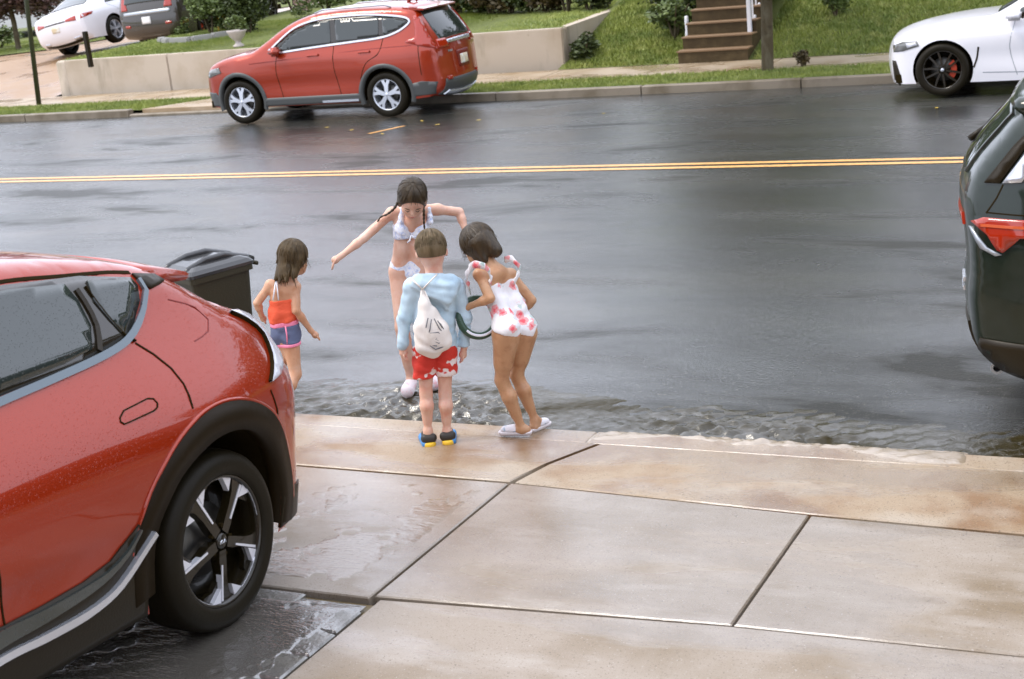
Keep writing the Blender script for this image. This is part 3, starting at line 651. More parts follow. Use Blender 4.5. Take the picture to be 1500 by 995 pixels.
kia.capmesh('spoiler_gap_shade', [(kia.arz(1.27), -1.0), (kia.arz(1.27), 1.0), (kia.arz(1.41), 1.0), (kia.arz(1.41), -1.0)], black, off=.003)  # black band carrying on the painted gap shade below the spoiler
kia.capmesh('lower_bumper', [(kia.arz(.275), -.9), (kia.arz(.275), .9), (kia.arz(.42), .86), (kia.arz(.42), -.86)], black, off=.008)
kia.patch('bumper_corner', [(-.80, .28), (-.76, .38), (-.60, .41), (-.54, .46), (-.50, .46), (-.46, .26), (-.76, .255)], black, off=.008)
kia.capmesh('number_plate', [(kia.arz(.66), -.22), (kia.arz(.66), .22), (kia.arz(.80), .22), (kia.arz(.80), -.22)], platem, off=.012)
kia.capmesh('windscreen', [(kia.arx(1.82), -.88), (kia.arx(1.82), .88), (kia.arx(2.80), .86), (kia.arx(2.80), -.86)], glassk, off=.004)
kia.patch('headlight', [(3.30, .72), (3.30, .80), (3.55, .79), (3.63, .70), (3.5, .66)], headl, off=.008)
for sg in (1, -1):
    g = G(); g.box((2.02, sg*.92-.10, 1.06), (2.20, sg*.92+.10, 1.20), .035); g.build('door_mirror', kred, kia.root, True)
def kia_wheel(e, R, w, sg):
    tyre_rim(e, R, w, sg, R*.725, rimblk); rr = R*.71
    g = G(); acc = G()
    for k in range(5):
        rot = 2*PI*k/5+math.radians(58)
        polar_spoke(g, [(.045, -28), (.085, -16), (.15, -9), (.21, -8.5), (rr, -12), (rr, 5), (.21, 3.5), (.15, 5), (.085, 16), (.045, 28)], -.030, -.065, sg, rot, .012)
        polar_spoke(g, [(.17, 5), (rr, 5), (rr, 27), (rr-.025, 27), (rr-.05, 15)], -.045, -.07, sg, rot)
        # machined silver accents: spoke edge line, wedge and thin rim arc
        polar_spoke(acc, [(.10, 7.5), (rr-.012, 4.4), (rr-.012, 1.8), (.10, 2.5)], -.0265, -.05, sg, rot, .012)
        arc = [(rr+.004, a) for a in range(12, 47, 4)]+[(rr-.007, a) for a in range(45, 10, -4)]
        polar_spoke(acc, arc, -.022, -.03, sg, rot)
        polar_spoke(acc, [(rr+.002, 5.5), (rr+.002, 19), (rr-.065, 6)], -.0255, -.05, sg, rot)
        if k % 2 == 0: polar_spoke(acc, [(rr+.002, 43), (rr+.002, 57), (rr-.06, 57)], -.0255, -.05, sg, rot)
    g.build('spokes', rimblk, e); acc.build('rim_accents', whitealu, e)
    hubcap(e, sg, .034, -.018, rimblk, 5)
    # the three letters on the hub cap
    lt = G()
    def stroke(a, b): 
        lt.tube([(a[0], sg*-.0125, a[1]), (b[0], sg*-.0125, b[1])], .0022, n=4)
    h = .007
    for s_ in (((-.021, -h), (-.021, h)), ((-.021, 0), (-.009, h)), ((-.017, .001), (-.009, -h)), ((-.005, -h), (-.005, h)), ((.001, -h), (.008, h)), ((.008, h), (.015, -h))):
        f_ = -1*sg
        stroke((f_*s_[0][0], s_[0][1]), (f_*s_[1][0], s_[1][1]))
    lt.build('hub_letters', silver, e)
kia.wheels(kia_wheel, ins=.015, w=.25)

# ---- far red SUV
cs = dict(W=.927, R=.355, wb=2.66, zb=.26, Ra=.42, round=.09,
    sil=[(-.74, .28), (-.86, .36), (-.90, .50), (-.88, .70), (-.86, .92), (-.83, 1.08), (-.70, 1.32), (-.56, 1.52), (-.48, 1.60), (-.15, 1.655), (.4, 1.68), (.9, 1.675), (1.35, 1.63), (1.75, 1.50), (2.2, 1.24), (2.42, 1.13), (2.8, 1.08), (3.15, .99), (3.36, .86), (3.44, .70), (3.46, .50), (3.40, .30)],
    plan=[(-.90, .80), (-.80, .87), (-.65, .93), (-.4, .98), (0, 1.0), (2.66, 1.0), (3.0, .95), (3.25, .87), (3.40, .74), (3.5, .60)],
    tum=[(.2, .95), (.45, .98), (.75, 1.0), (.98, .99), (1.08, .955), (1.16, .92), (1.4, .82), (1.68, .70)],
    bumps=[(1.3, .60, 1.1, .15, -.02), (0, .85, .5, .2, .018), (2.66, .8, .45, .2, .018), (1.0, .98, 1.6, .035, .010)],
    crown=[(-1, .10), (-.8, .09), (-.5, .04), (0, .03), (2.2, .03), (3, .05), (3.4, .10)])
crv = Car('parked_suv', 'red SUV with grey plastic cladding parked facing left on the far side', 'car', (-11.16, 20.40, -.02), (-1, -.035, 0), (0, -1, 0), cs)
crv.body(cred)
clad = nmat('grey_cladding', (.060, .062, .058), rough=.45, spec=.7)
cw = [(-.46, 1.435), (-.38, 1.36), (-.05, 1.235), (.5, 1.195), (1.2, 1.155), (2.02, 1.085), (2.06, 1.11), (1.62, 1.42), (1.28, 1.53), (.9, 1.565), (.3, 1.565), (-.15, 1.525), (-.40, 1.475)]
crv.patch('window_surround', cw, blackg, off=.006)
crv.strip('chrome_trim', [(1.98, 1.09), (1.2, 1.148), (.5, 1.19), (-.03, 1.23), (-.30, 1.31), (-.455, 1.425), (-.40, 1.485), (-.15, 1.535), (.3, 1.578), (.9, 1.578), (1.3, 1.54), (1.62, 1.44), (2.04, 1.14)], .026, silver, off=.016)
crv.patch('quarter_glass', [(-.40, 1.435), (-.34, 1.37), (-.02, 1.26), (.02, 1.53), (-.15, 1.50)], glass, off=.012)
crv.patch('rear_door_glass', [(.06, 1.25), (.80, 1.205), (.86, 1.545), (.08, 1.54)], glass, off=.012)
crv.patch('front_door_glass', [(.90, 1.20), (1.92, 1.12), (1.6, 1.385), (1.26, 1.505), (.95, 1.54)], glass, off=.012)
for L in ([(.85, 1.16), (.86, .8), (.80, .40)], [(-.02, 1.22), (.05, 1.0), (.28, .86), (.42, .62)], [(1.88, 1.08), (1.92, .8), (1.86, .40)], [(-.60, 1.22), (-.62, .62)]): crv.strip('door_seam', L, .010, under, off=.002)
crv.strip('waist_crease_shade', [(-.5, 1.08), (.2, 1.07), (1.2, 1.02), (2.4, .96)], .012, nmat('crease_shade_red', (.22, .014, .005), rough=.4), off=.001)  # shade of the crease drawn as a darker red strip
for hx in (.20, 1.12): crv.strip('door_handle', [(hx, 1.03), (hx+.10, 1.032), (hx+.2, 1.028)], .030, cred, off=.030)
for xa in (0, 2.66): crv.ring('arch_cladding', xa, .415, .485, -.30, PI+.30, clad, .012)
crv.patch('sill_cladding', [(.46, .27), (2.22, .27), (2.20, .40), (.48, .40)], clad, off=.012)
crv.strip('sill_trim', [(.50, .30), (1.15, .30)], .035, silver, off=.018)
crv.patch('bumper_cladding', [(-.78, .32), (-.84, .50), (-.60, .53), (-.44, .50), (-.43, .30)], clad, off=.010)
crv.patch('nose_cladding', [(3.38, .30), (3.42, .52), (3.18, .52), (3.10, .42), (3.10, .29)], clad, off=.010)
crv.patch('headlight', [(2.98, .84), (3.02, .93), (3.20, .90), (3.36, .80), (3.30, .76)], headl, off=.010)
A = crv.arz
crv.capmesh('rear_glass', [(A(1.10), -.86), (A(1.10), .86), (A(1.30), .90), (A(1.56), .88), (A(1.56), -.88), (A(1.30), -.90)], glass, off=.006)
crv.capmesh('tail_gate_trim', [(A(1.03), -.62), (A(1.03), .62), (A(1.075), .66), (A(1.075), -.66)], silver, off=.022)
for sg in (1, -1):
    crv.capmesh('tail_light', [(A(.99), .62*sg), (A(.99), .99*sg), (A(1.12), .99*sg), (A(1.10), .64*sg)][::sg], redlens, off=.018)
    crv.capmesh('reflector', [(A(.50), .72*sg), (A(.50), .90*sg), (A(.55), .90*sg), (A(.55), .72*sg)][::sg], redlens, off=.02)
crv.patch('tail_light', [(-.86, 1.0), (-.80, 1.115), (-.64, 1.40), (-.56, 1.52), (-.50, 1.50), (-.545, 1.34), (-.56, 1.20), (-.43, 1.16), (-.40, 1.13), (-.58, 1.075)], redlens, off=.012)
crv.capmesh('number_plate', [(A(.68), -.20), (A(.68), .20), (A(.83), .20), (A(.83), -.20)], platem, off=.016)
crv.capmesh('plate_recess_shade', [(A(.64), -.30), (A(.64), .30), (A(.90), .34), (A(.90), -.34)], nmat('recess_shade_red', (.16, .012, .005), rough=.4), off=.006)  # flat darker red patch painting the shade of a recess round the plate
crv.capmesh('lower_bumper', [(A(.30), -.97), (A(.30), .97), (A(.52), .97), (A(.52), -.97)], clad, off=.012)
crv.capmesh('skid_plate', [(A(.32), -.86), (A(.32), .86), (A(.37), .80), (A(.37), -.80)], silver, off=.028)
g = G()
for k in range(4): g.add([crv.cap(A(.905), .50+.05*k, .012), crv.cap(A(.905), .53+.05*k, .012), crv.cap(A(.935), .53+.05*k, .012), crv.cap(A(.935), .50+.05*k, .012)], [(0, 1, 2, 3)])
g.build('badge', silver, crv.root)
crv.capmesh('windscreen', [(crv.arx(1.50), -.88), (crv.arx(1.50), .88), (crv.arx(2.36), .88), (crv.arx(2.36), -.88)], glass, off=.012)
g = G(); g.add([(-.30, y, 1.665-abs(y)*.03) for y in (-.62, .62)]+[(-.66, y*.96, 1.60) for y in (-.62, .62)]+[(-.64, y*.96, 1.575) for y in (-.62, .62)]+[(-.30, y, 1.60) for y in (-.62, .62)], [(0, 1, 3, 2), (2, 3, 5, 4), (4, 5, 7, 6), (0, 2, 4, 6), (1, 7, 5, 3)]); g.build('roof_spoiler', cred, crv.root)
G().tube([(-.1, 0, 1.70), (-.22, 0, 1.75), (-.27, 0, 1.69)], [.03, .03, .02], n=8).build('roof_antenna', cred, crv.root, True)
for sg in (1, -1):
    G().box((1.80, sg*.95-.10, 1.06), (1.95, sg*.95+.10, 1.20), .035).build('door_mirror', cred, crv.root, True)
    G().tube([(-.1, sg*.60, 1.66), (0, sg*.62, 1.70), (1.1, sg*.62, 1.70), (1.25, sg*.62, 1.655)], .013, n=6).build('roof_rail', silverd, crv.root, True)
def crv_wheel(e, R, w, sg):
    tyre_rim(e, R, w, sg, R*.68, rimsil); rr = R*.67; g = G()
    for k in range(5):
        rot = 2*PI*k/5+math.radians(90)
        polar_spoke(g, [(.03, -36), (.06, -30), (.10, -19), (.15, -15), (rr, -19), (rr, -6), (.19, -3), (.175, 0), (.19, 3), (rr, 6), (rr, 19), (.15, 15), (.10, 19), (.06, 30), (.03, 36)], -.022, -.055, sg, rot, .012)
    g.build('spokes', rimsil, e); hubcap(e, sg, .032, -.012, rimsil, 5)
crv.wheels(crv_wheel, ins=.012, w=.235)

# ---- white coupe, far right
bs = dict(W=.926, R=.345, wb=2.85, zb=.17, Ra=.385, round=.10,
    sil=[(-.80, .30), (-.95, .40), (-1.0, .62), (-.97, .86), (-.90, .98), (-.5, 1.04), (0, 1.18), (.5, 1.33), (1.0, 1.385), (1.4, 1.36), (1.75, 1.24), (2.10, 1.05), (2.25, .985), (2.6, .955), (3.0, .90), (3.3, .82), (3.48, .73), (3.56, .60), (3.58, .45), (3.56, .28), (3.52, .16)],
    plan=[(-1.0, .74), (-.9, .85), (-.6, .95), (0, 1.0), (2.85, .985), (3.15, .93), (3.35, .86), (3.48, .76), (3.6, .60)],
    tum=[(.1, .95), (.35, .98), (.65, 1.0), (.80, .985), (.92, .93), (1.0, .88), (1.2, .78), (1.4, .66)],
    bumps=[(1.4, .50, 1.0, .14, -.03), (0, .75, .5, .16, .02), (2.85, .70, .45, .16, .015), (1.2, .74, 1.5, .03, .008)],
    crown=[(-1, .09), (-.5, .04), (0, .03), (2.2, .03), (3, .04), (3.5, .08)])
bmw = Car('parked_coupe', 'low white coupe with black wheels parked at the top right', 'car', (-2.72+2.85, 20.15, 0), (-1, 0, 0), (0, -1, 0), bs)
bmw.body(wpaint)
bmw.patch('side_window', [(2.02, .985), (1.2, .99), (.3, 1.00), (.0, 1.05), (.45, 1.22), (.95, 1.30), (1.35, 1.27), (1.7, 1.16)], glass, off=.012)
bmw.strip('black_trim', [(2.06, .972), (1.2, .975), (.3, .985), (-.05, 1.04)], .022, blackg, off=.007)
bmw.strip('door_seam', [(1.95, .95), (2.02, .6), (1.93, .24)], .009, silverd, off=.001); bmw.strip('door_seam', [(.7, .96), (.66, .5), (.72, .24)], .009, silverd, off=.001)
bmw.strip('sill_crease_shade', [(2.35, .29), (1.5, .27), (.5, .29)], .012, silverd, off=.001)  # grey ribbon on the white paint, drawn as the shade of the crease
bmw.strip('hood_seam', [(2.25, .93), (2.7, .88), (3.15, .79)], .006, silverd, off=.001)
bmw.patch('headlight', [(3.14, .665), (3.17, .725), (3.36, .72), (3.51, .665), (3.50, .58), (3.36, .60)], headl, off=.006)
bmw.patch('headlight_glass', [(3.17, .675), (3.19, .71), (3.32, .705), (3.30, .64)], whitelens, off=.009)
bmw.patch('air_intake', [(3.47, .47), (3.525, .47), (3.50, .22), (3.42, .14), (3.39, .22)], black, off=.006)
bmw.capmesh('grille', [(bmw.arz(.42, True), -.28), (bmw.arz(.42, True), .28), (bmw.arz(.62, True), .26), (bmw.arz(.62, True), -.26)], black, off=.006)
bmw.strip('fender_vent', [(2.40, .62), (2.42, .48), (2.46, .36)], .022, black, off=.004)
bmw.capmesh('windscreen', [(bmw.arx(1.48), -.88), (bmw.arx(1.48), .88), (bmw.arx(2.18), .88), (bmw.arx(2.18), -.88)], glass, off=.012)
bmw.capmesh('rear_glass', [(bmw.arx(-.35), -.84), (bmw.arx(-.35), .84), (bmw.arx(.55), .84), (bmw.arx(.55), -.84)], glass, off=.012)
for sg in (1, -1): G().box((1.86, sg*.97-.09, .93), (2.06, sg*.97+.09, 1.06), .03).build('door_mirror', wpaint, bmw.root, True); G().box((1.84, sg*.99-.07, .95), (1.865, sg*.99+.07, 1.04), .01).build('mirror_glass', black, bmw.root)
bmw.patch('tail_light', [(-.96, .70), (-.90, .82), (-.62, .80), (-.66, .72)], redlens, off=.006)
def bmw_wheel(e, R, w, sg):
    tyre_rim(e, R, w, sg, R*.715, rimblk); rr = R*.70; g = G()
    for k in range(10):
        polar_spoke(g, [(.05, -14), (.13, -7), (rr, -6+(3 if k % 2 else -3)), (rr, -1+(3 if k % 2 else -3)), (.13, 5), (.05, 14)], -.02, -.05, sg, 2*PI*k/10+.2, .01)
    g.build('spokes', rimblk, e); hubcap(e, sg, .024, -.010, rimsil, 5)
    c = G(); n = 8; v = []
    for rr2, y in ((.10, -.062), (.175, -.062), (.175, -.12), (.10, -.12)): v += [(rr2*math.cos(-.75+1.5*i/n+PI), sg*y, rr2*math.sin(-.75+1.5*i/n+PI)) for i in range(n+1)]
    m = n+1; c.add(v, [(k*m+i, k*m+i+1, ((k+1) % 4)*m+i+1, ((k+1) % 4)*m+i) for k in range(4) for i in range(n)]); c.build('brake_caliper', caliper, e)
bmw.wheels(bmw_wheel, ins=.012, w=.24)

# ---- dark green SUV at the right edge, its right side to the camera
gs = dict(W=.94, R=.37, wb=2.80, zb=.30, Ra=.43, round=.09,
    sil=[(-.68, .30), (-.80, .35), (-.90, .47), (-.93, .62), (-.94, .74), (-.925, .85), (-.935, 1.02), (-.955, 1.15), (-.96, 1.26), (-.90, 1.38), (-.78, 1.53), (-.68, 1.64), (-.52, 1.70), (0, 1.76), (.8, 1.78), (1.4, 1.74), (1.9, 1.58), (2.4, 1.25), (2.6, 1.16), (3.1, 1.08), (3.5, .95), (3.68, .75), (3.70, .5), (3.6, .3)],
    plan=[(-.96, .80), (-.88, .87), (-.7, .93), (-.4, .985), (0, 1.0), (2.8, 1.0), (3.2, .94), (3.5, .84), (3.7, .62)],
    tum=[(.2, .94), (.45, .975), (.8, 1.0), (1.05, .995), (1.18, .965), (1.32, .915), (1.5, .84), (1.78, .73)],
    bumps=[(0, .85, .5, .25, .02), (1.4, .6, 1.1, .2, -.02)],
    crown=[(-1, .08), (-.8, .07), (-.5, .03), (2, .03), (3.5, .09)])
gsuv = Car('parked_suv', 'dark green SUV cut off by the right edge, only its tail in view', 'car', (0.0, 8.12, -.03), (1, 0, 0), (0, 1, 0), gs)
gsuv.body(gpaint)
gsuv.patch('quarter_glass', [(-.60, 1.33), (-.44, 1.53), (-.30, 1.60), (.1, 1.64), (.15, 1.30), (-.4, 1.28)], glass, off=.012)
gsuv.patch('side_window', [(.22, 1.30), (.18, 1.64), (.8, 1.66), (1.4, 1.62), (1.8, 1.48), (2.2, 1.22), (1.4, 1.24)], glass, off=.012)
gsuv.patch('pillar_reflection', [(-.75, 1.32), (-.62, 1.50), (-.50, 1.60), (-.44, 1.57), (-.56, 1.45), (-.66, 1.325)], silver, off=.016)  # silver patch painted for the bright reflection on the pillar
gsuv.patch('tail_glass_edge', [(-.84, 1.32), (-.70, 1.50), (-.60, 1.605), (-.53, 1.615), (-.64, 1.50), (-.765, 1.32)], black, off=.014)
gsuv.strip('tailgate_seam', [(-.75, 1.315), (-.78, 1.25), (-.83, 1.175)], .007, under, off=.002)
gsuv.strip('panel_seam', [(-.83, 1.178), (-.6, 1.17), (-.3, 1.165)], .007, under, off=.002)
gsuv.patch('tail_light', [(-.90, 1.13), (-.84, 1.155), (-.45, 1.145), (-.45, 1.065), (-.66, 1.06), (-.74, .985), (-.77, .995), (-.82, 1.07)], redlens, off=.012)
gsuv.strip('lamp_line', [(-.85, 1.115), (-.46, 1.11)], .014, nmat('orange_lens', (.55, .09, .02), rough=.2, coat=.6), off=.018)
gsuv.patch('lamp_lower_edge', [(-.915, 1.10), (-.90, 1.10), (-.82, 1.005), (-.75, .972), (-.78, .964), (-.855, .999)], silverd, off=.008)
gsuv.capmesh('light_bar', [(gsuv.arz(1.08), -.95), (gsuv.arz(1.08), .95), (gsuv.arz(1.14), .95), (gsuv.arz(1.14), -.95)], redlens, off=.012)
gsuv.capmesh('rear_glass', [(gsuv.arz(1.32), -.86), (gsuv.arz(1.32), .86), (gsuv.arz(1.61), .86), (gsuv.arz(1.61), -.86)], glass, off=.012)
gsuv.capmesh('lower_bumper', [(gsuv.arz(.34), -.95), (gsuv.arz(.34), .95), (gsuv.arz(.56), .93), (gsuv.arz(.56), -.93)], black, off=.01)
gsuv.patch('bumper_corner', [(-.88, .44), (-.86, .52), (-.45, .50), (-.44, .32), (-.72, .315)], black, off=.008)
for z in (.70, .745): gsuv.capmesh('badge', [(gsuv.arz(z), -.80), (gsuv.arz(z), -.55), (gsuv.arz(z+.022), -.55), (gsuv.arz(z+.022), -.80)], silver, off=.008)
gsuv.capmesh('number_plate', [(gsuv.arz(.80), -.2), (gsuv.arz(.80), .2), (gsuv.arz(.93), .2), (gsuv.arz(.93), -.2)], platem, off=.01)
gsuv.ring('arch_cladding', 0, .425, .47, -.15, PI+.15, black, .01); gsuv.ring('arch_cladding', 2.8, .425, .47, -.15, PI+.15, black, .01)
g = G(); n = 13; sec = []
for i in range(n):
    t = -1+2*i/(n-1); y = t*.66; e = abs(t)**4; sec += [(-.40, y, 1.735-.03*t*t), (-.72+.04*e, y, 1.735-.03*t*t), (-.76+.05*e, y, 1.70-.03*t*t), (-.70+.04*e, y, 1.66-.03*t*t), (-.45, y, 1.66)]
g.add(sec, [(i*5+j, (i+1)*5+j, (i+1)*5+(j+1) % 5, i*5+(j+1) % 5) for i in range(n-1) for j in range(5)]+[(0, 1, 2, 3, 4), tuple(range((n-1)*5, n*5))[::-1]])
o = g.build('roof_spoiler', wpaint if False else gpaint, gsuv.root, True)
G().tube([(-1.0, -.04, 1.42), (-.93, .02, 1.47), (-.90, .26, 1.50)], [.02, .014, .008], n=6).build('wiper', black, gsuv.root, True)
G().lathe([(.02, 0), (.035, 0), (.035, .09), (.02, .09)], (-.80, -.52, .29), n=12, sg=-1).build('exhaust_tip', silverd, gsuv.root)
gsuv.wheels(bmw_wheel, ins=.015, w=.24)

# ---- white sedan and dark SUV up the far driveway
ws = dict(W=.92, R=.34, wb=2.80, zb=.24, Ra=.39, round=.10, step=.08,
    sil=[(-.85, .27), (-1.0, .38), (-1.06, .55), (-1.07, .78), (-1.03, .94), (-.96, 1.02), (-.55, 1.08), (-.1, 1.24), (.4, 1.41), (.9, 1.46), (1.3, 1.43), (1.8, 1.22), (2.25, 1.0), (2.9, .93), (3.4, .78), (3.62, .6), (3.6, .3)],
    plan=[(-1.07, .80), (-.98, .88), (-.7, .95), (0, 1.0), (2.8, .98), (3.3, .88), (3.62, .65)],
    tum=[(.2, .95), (.5, .99), (.8, 1.0), (.95, .96), (1.05, .90), (1.25, .79), (1.46, .68)],
    crown=[(-1.1, .10), (-.8, .06), (0, .03), (3, .04), (3.6, .1)])
sed = Car('parked_sedan', 'white sedan seen from behind in the driveway beyond the wall', 'car', (-25.25, 29.5, .60), (-.02, 1, .06), (-1, 0, -.15), ws)
sed.body(wpaint)
A = sed.arz
sed.capmesh('rear_glass', [(sed.arx(-.48), -.80), (sed.arx(-.48), .80), (sed.arx(.35), .80), (sed.arx(.35), -.80)], glass, off=.012)
sed.patch('side_window', [(-.05, 1.03), (.1, 1.19), (.5, 1.35), (1.2, 1.36), (1.7, 1.18), (2.0, 1.03)], glass, off=.012)
for sg in (1, -1):
    sed.capmesh('tail_light', [(A(.80), .55*sg), (A(.78), 1.0*sg), (A(.90), 1.0*sg), (A(.84), .55*sg)][::sg], redlens, off=.008)
sed.patch('tail_light', [(-1.03, .80), (-1.0, .90), (-.62, .90), (-.70, .84)], redlens, off=.006)
sed.capmesh('dark_band', [(A(.80), -.52), (A(.80), .52), (A(.825), .52), (A(.825), -.52)], black, off=.006)
sed.capmesh('number_plate', [(A(.62), -.19), (A(.62), .19), (A(.75), .19), (A(.75), -.19)], platem, off=.01)
sed.capmesh('lower_bumper', [(A(.30), -.9), (A(.30), .9), (A(.36), .9), (A(.36), -.9)], black, off=.008)
for sg in (1, -1): sed.capmesh('exhaust_trim', [(A(.37), .60*sg), (A(.37), .88*sg), (A(.42), .88*sg), (A(.42), .60*sg)][::sg], silver, off=.012)
sed.strip('door_seam', [(-.05, 1.0), (.35, .75), (.42, .45)], .012, silverd, off=.001)
sed.wheels(crv_wheel, ins=.02, w=.23)
ds = dict(W=.96, R=.37, wb=2.9, zb=.30, Ra=.43, round=.08, step=.08,
    sil=[(-.85, .32), (-.98, .42), (-1.02, .6), (-1.0, .9), (-.97, 1.10), (-.80, 1.5), (-.68, 1.68), (-.3, 1.75), (.8, 1.78), (1.5, 1.72), (2.1, 1.35), (2.5, 1.15), (3.3, 1.05), (3.7, .85), (3.75, .4)],
    plan=[(-1.02, .86), (-.9, .93), (-.5, .99), (0, 1.0), (2.9, 1.0), (3.4, .9), (3.75, .7)],
    tum=[(.2, .96), (.5, .99), (.9, 1.0), (1.1, .97), (1.4, .88), (1.78, .77)],
    crown=[(-1.1, .08), (-.7, .05), (0, .03), (3, .04), (3.7, .1)])
dsv = Car('parked_suv', 'dark SUV seen from behind next to the white sedan in the driveway', 'car', (-22.4, 29.3, .58), (-.02, 1, .04), (-1, 0, -.04), ds)
dsv.body(dpaint)
A = dsv.arz
dsv.capmesh('rear_glass', [(A(1.14), -.86), (A(1.14), .86), (A(1.6), .86), (A(1.6), -.86)], glass, off=.012)
dsv.capmesh('chrome_band', [(A(.88), -.90), (A(.88), .90), (A(.96), .90), (A(.96), -.90)], silverd, off=.012)
dsv.capmesh('number_plate', [(A(.66), -.17), (A(.66), .17), (A(.82), .17), (A(.82), -.17)], nmat('white_plate', (.75, .73, .70), rough=.4), off=.012)
for sg in (1, -1):
    dsv.capmesh('tail_light', [(A(1.0), .72*sg), (A(1.0), 1.0*sg), (A(1.36), 1.0*sg), (A(1.30), .84*sg)][::sg], redlens, off=.010)
    dsv.capmesh('reflector', [(A(.60), .70*sg), (A(.60), .92*sg), (A(.66), .92*sg), (A(.66), .70*sg)][::sg], redlens, off=.01)
dsv.patch('side_window', [(-.6, 1.18), (-.45, 1.6), (.8, 1.66), (1.5, 1.6), (2.0, 1.3), (2.1, 1.15)], glass, off=.012)
dsv.wheels(bmw_wheel, ins=.02, w=.23)

# ------------------------------------------------------------------ steps, rail, pole, bin
st = empty('front_steps', (-7.2, 23.98, .07), 'brown brick front steps climbing the lawn bank by the white rail', 'steps')
for k in range(5):
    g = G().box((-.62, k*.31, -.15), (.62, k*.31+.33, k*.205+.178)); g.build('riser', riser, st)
    G().box((-.64, k*.31-.025, k*.205+.180), (.64, k*.31+.31, k*.205+.207), .006).build('tread', tread, st)
v, f = grid(-.7, .7, 1.55, 8, 3, 8, lambda x, y: 1.02+(y-1.55)*.05)
mobj('landing', v, f, farwalk, st)
rl = empty('hand_rail', (-6.68, 24.55, .42), 'white metal hand rail at the right side of the brick steps', 'railing')
G().box((-.035, -.035, -.05), (.035, .035, .98), .006).build('post', whitem, rl)
G().box((-.06, -.06, -.02), (.06, .06, .03), .006).build('post_foot', whitem, rl)
G().tube([(0, 0, .95), (0, 2.2, 2.30)], .035, n=8).build('top_rail', whitem, rl, True)
G().tube([(0, 0, .08), (.02, 2.0, 1.25)], .026, n=8).build('lower_rail', whitem, rl, True)
G().box((-.035, 2.15, .5), (.035, 2.22, 2.30), .006).build('post', whitem, rl)
for k in range(1, 9): G().box((-.012, k*.24-.012, .10+k*.145), (.012, k*.24+.012, .92+k*.150)).build('baluster', whitem, rl)
tag(G().lathe([(.001, .30), (.03, .29), (.038, .22), (.03, .05), (.04, 0), (.04, -.2)], (-7.92, 24.9, .50), ax='z', n=14).build('path_light', whitem, smooth=True), 'small white path light at the left side of the steps', 'garden light')
po = empty('sign_pole', (-21.14, 22.7, .05), 'thin dark green pole standing in the verge at far left', 'pole')
G().tube([(0, 0, -.2), (.22, 0, 2.2), (.36, 0, 3.6)], [.052, .045, .042], n=10).build('post', polem, po, True)
G().box((.10, -.06, 2.75), (.50, -.045, 3.35), .01).build('sign_plate', whitem, po)
tag(G().box((-.045, -.045, -.1), (.045, .045, .62), .01).build('short_post', black), 'short black post on the lawn edge by the white sedan', 'post')['x'] = 0
sp_ = bpy.data.objects['short_post']; del sp_['x']; q_ = hit(131, 84, (0, 0, .9), (0, 0, 1)); sp_.location = (q_[0], q_[1], .80)

def make_bin():
    b = empty('wheelie_bin', (-5.62, 7.25, .0), 'black lidded rubbish bin standing behind the near red car', 'rubbish bin')
    bm_ = nmat('bin_plastic', (.030, .026, .012), rough=.45, bump=[(60, .15)]); lidm = nmat('bin_lid', (.035, .035, .035), rough=.16, spec=.8, bump=[(30, .1)])
    def loft(secs, m, nm):
        v = []; n = 0
        for (x0, y0, x1, y1, z) in secs:
            r_ = .04; c = [(x1-r_, y1-r_, 0), (x0+r_, y1-r_, 1), (x0+r_, y0+r_, 2), (x1-r_, y0+r_, 3)]; k = 0
            for cx, cy, qd in c:
                for j in range(4):
                    a = PI/2*qd+PI/2*j/3; v.append((cx+r_*math.cos(a), cy+r_*math.sin(a), z)); k += 1
            n = k
        f = [(i*n+j, i*n+(j+1) % n, (i+1)*n+(j+1) % n, (i+1)*n+j) for i in range(len(secs)-1) for j in range(n)]+[tuple(range(n))[::-1], tuple(range((len(secs)-1)*n, len(secs)*n))]
        return mobj(nm, v, f, m, b)
    loft([(-.21, -.26, .21, .24, .03), (-.24, -.30, .24, .28, .45), (-.268, -.335, .268, .32, .93)], bm_, 'bin_body')
    loft([(-.295, -.365, .295, .345, .925), (-.295, -.365, .295, .345, .965)], bm_, 'rim')
    secs = [(-.300, -.375, .300, .36, .968), (-.300, -.375, .300, .36, .99), (-.27, -.34, .27, .33, 1.015), (-.22, -.28, .22, .27, 1.035), (-.14, -.18, .14, .17, 1.05)]
    loft(secs, lidm, 'lid')
    for x in (-.17, .17):
        G().tube([(x, -.375, .975), (x, -.30, 1.02), (x*.95, -.1, 1.058), (x*.95, .12, 1.06), (x, .36, 1.0), (x, .43, .97)], .020, n=6, flat=1.3).build('lid_rib', lidm, b, True)
    G().tube([(-.24, .42, .95), (.24, .42, .95)], .017, n=8).build('handle', bm_, b, True)
    for x in (-.25, .25): G().lathe([(.02, -.03), (.10, -.03), (.10, .03), (.02, .03)], (0, 0, 0), n=20).build('wheel', rubber, b).matrix_local = Matrix.Translation((x, .27, .10)) @ Matrix.Rotation(PI/2, 4, 'Z')
    b.rotation_euler = (0, 0, math.radians(-22)); b.scale = (.70, .66, .86)
make_bin()

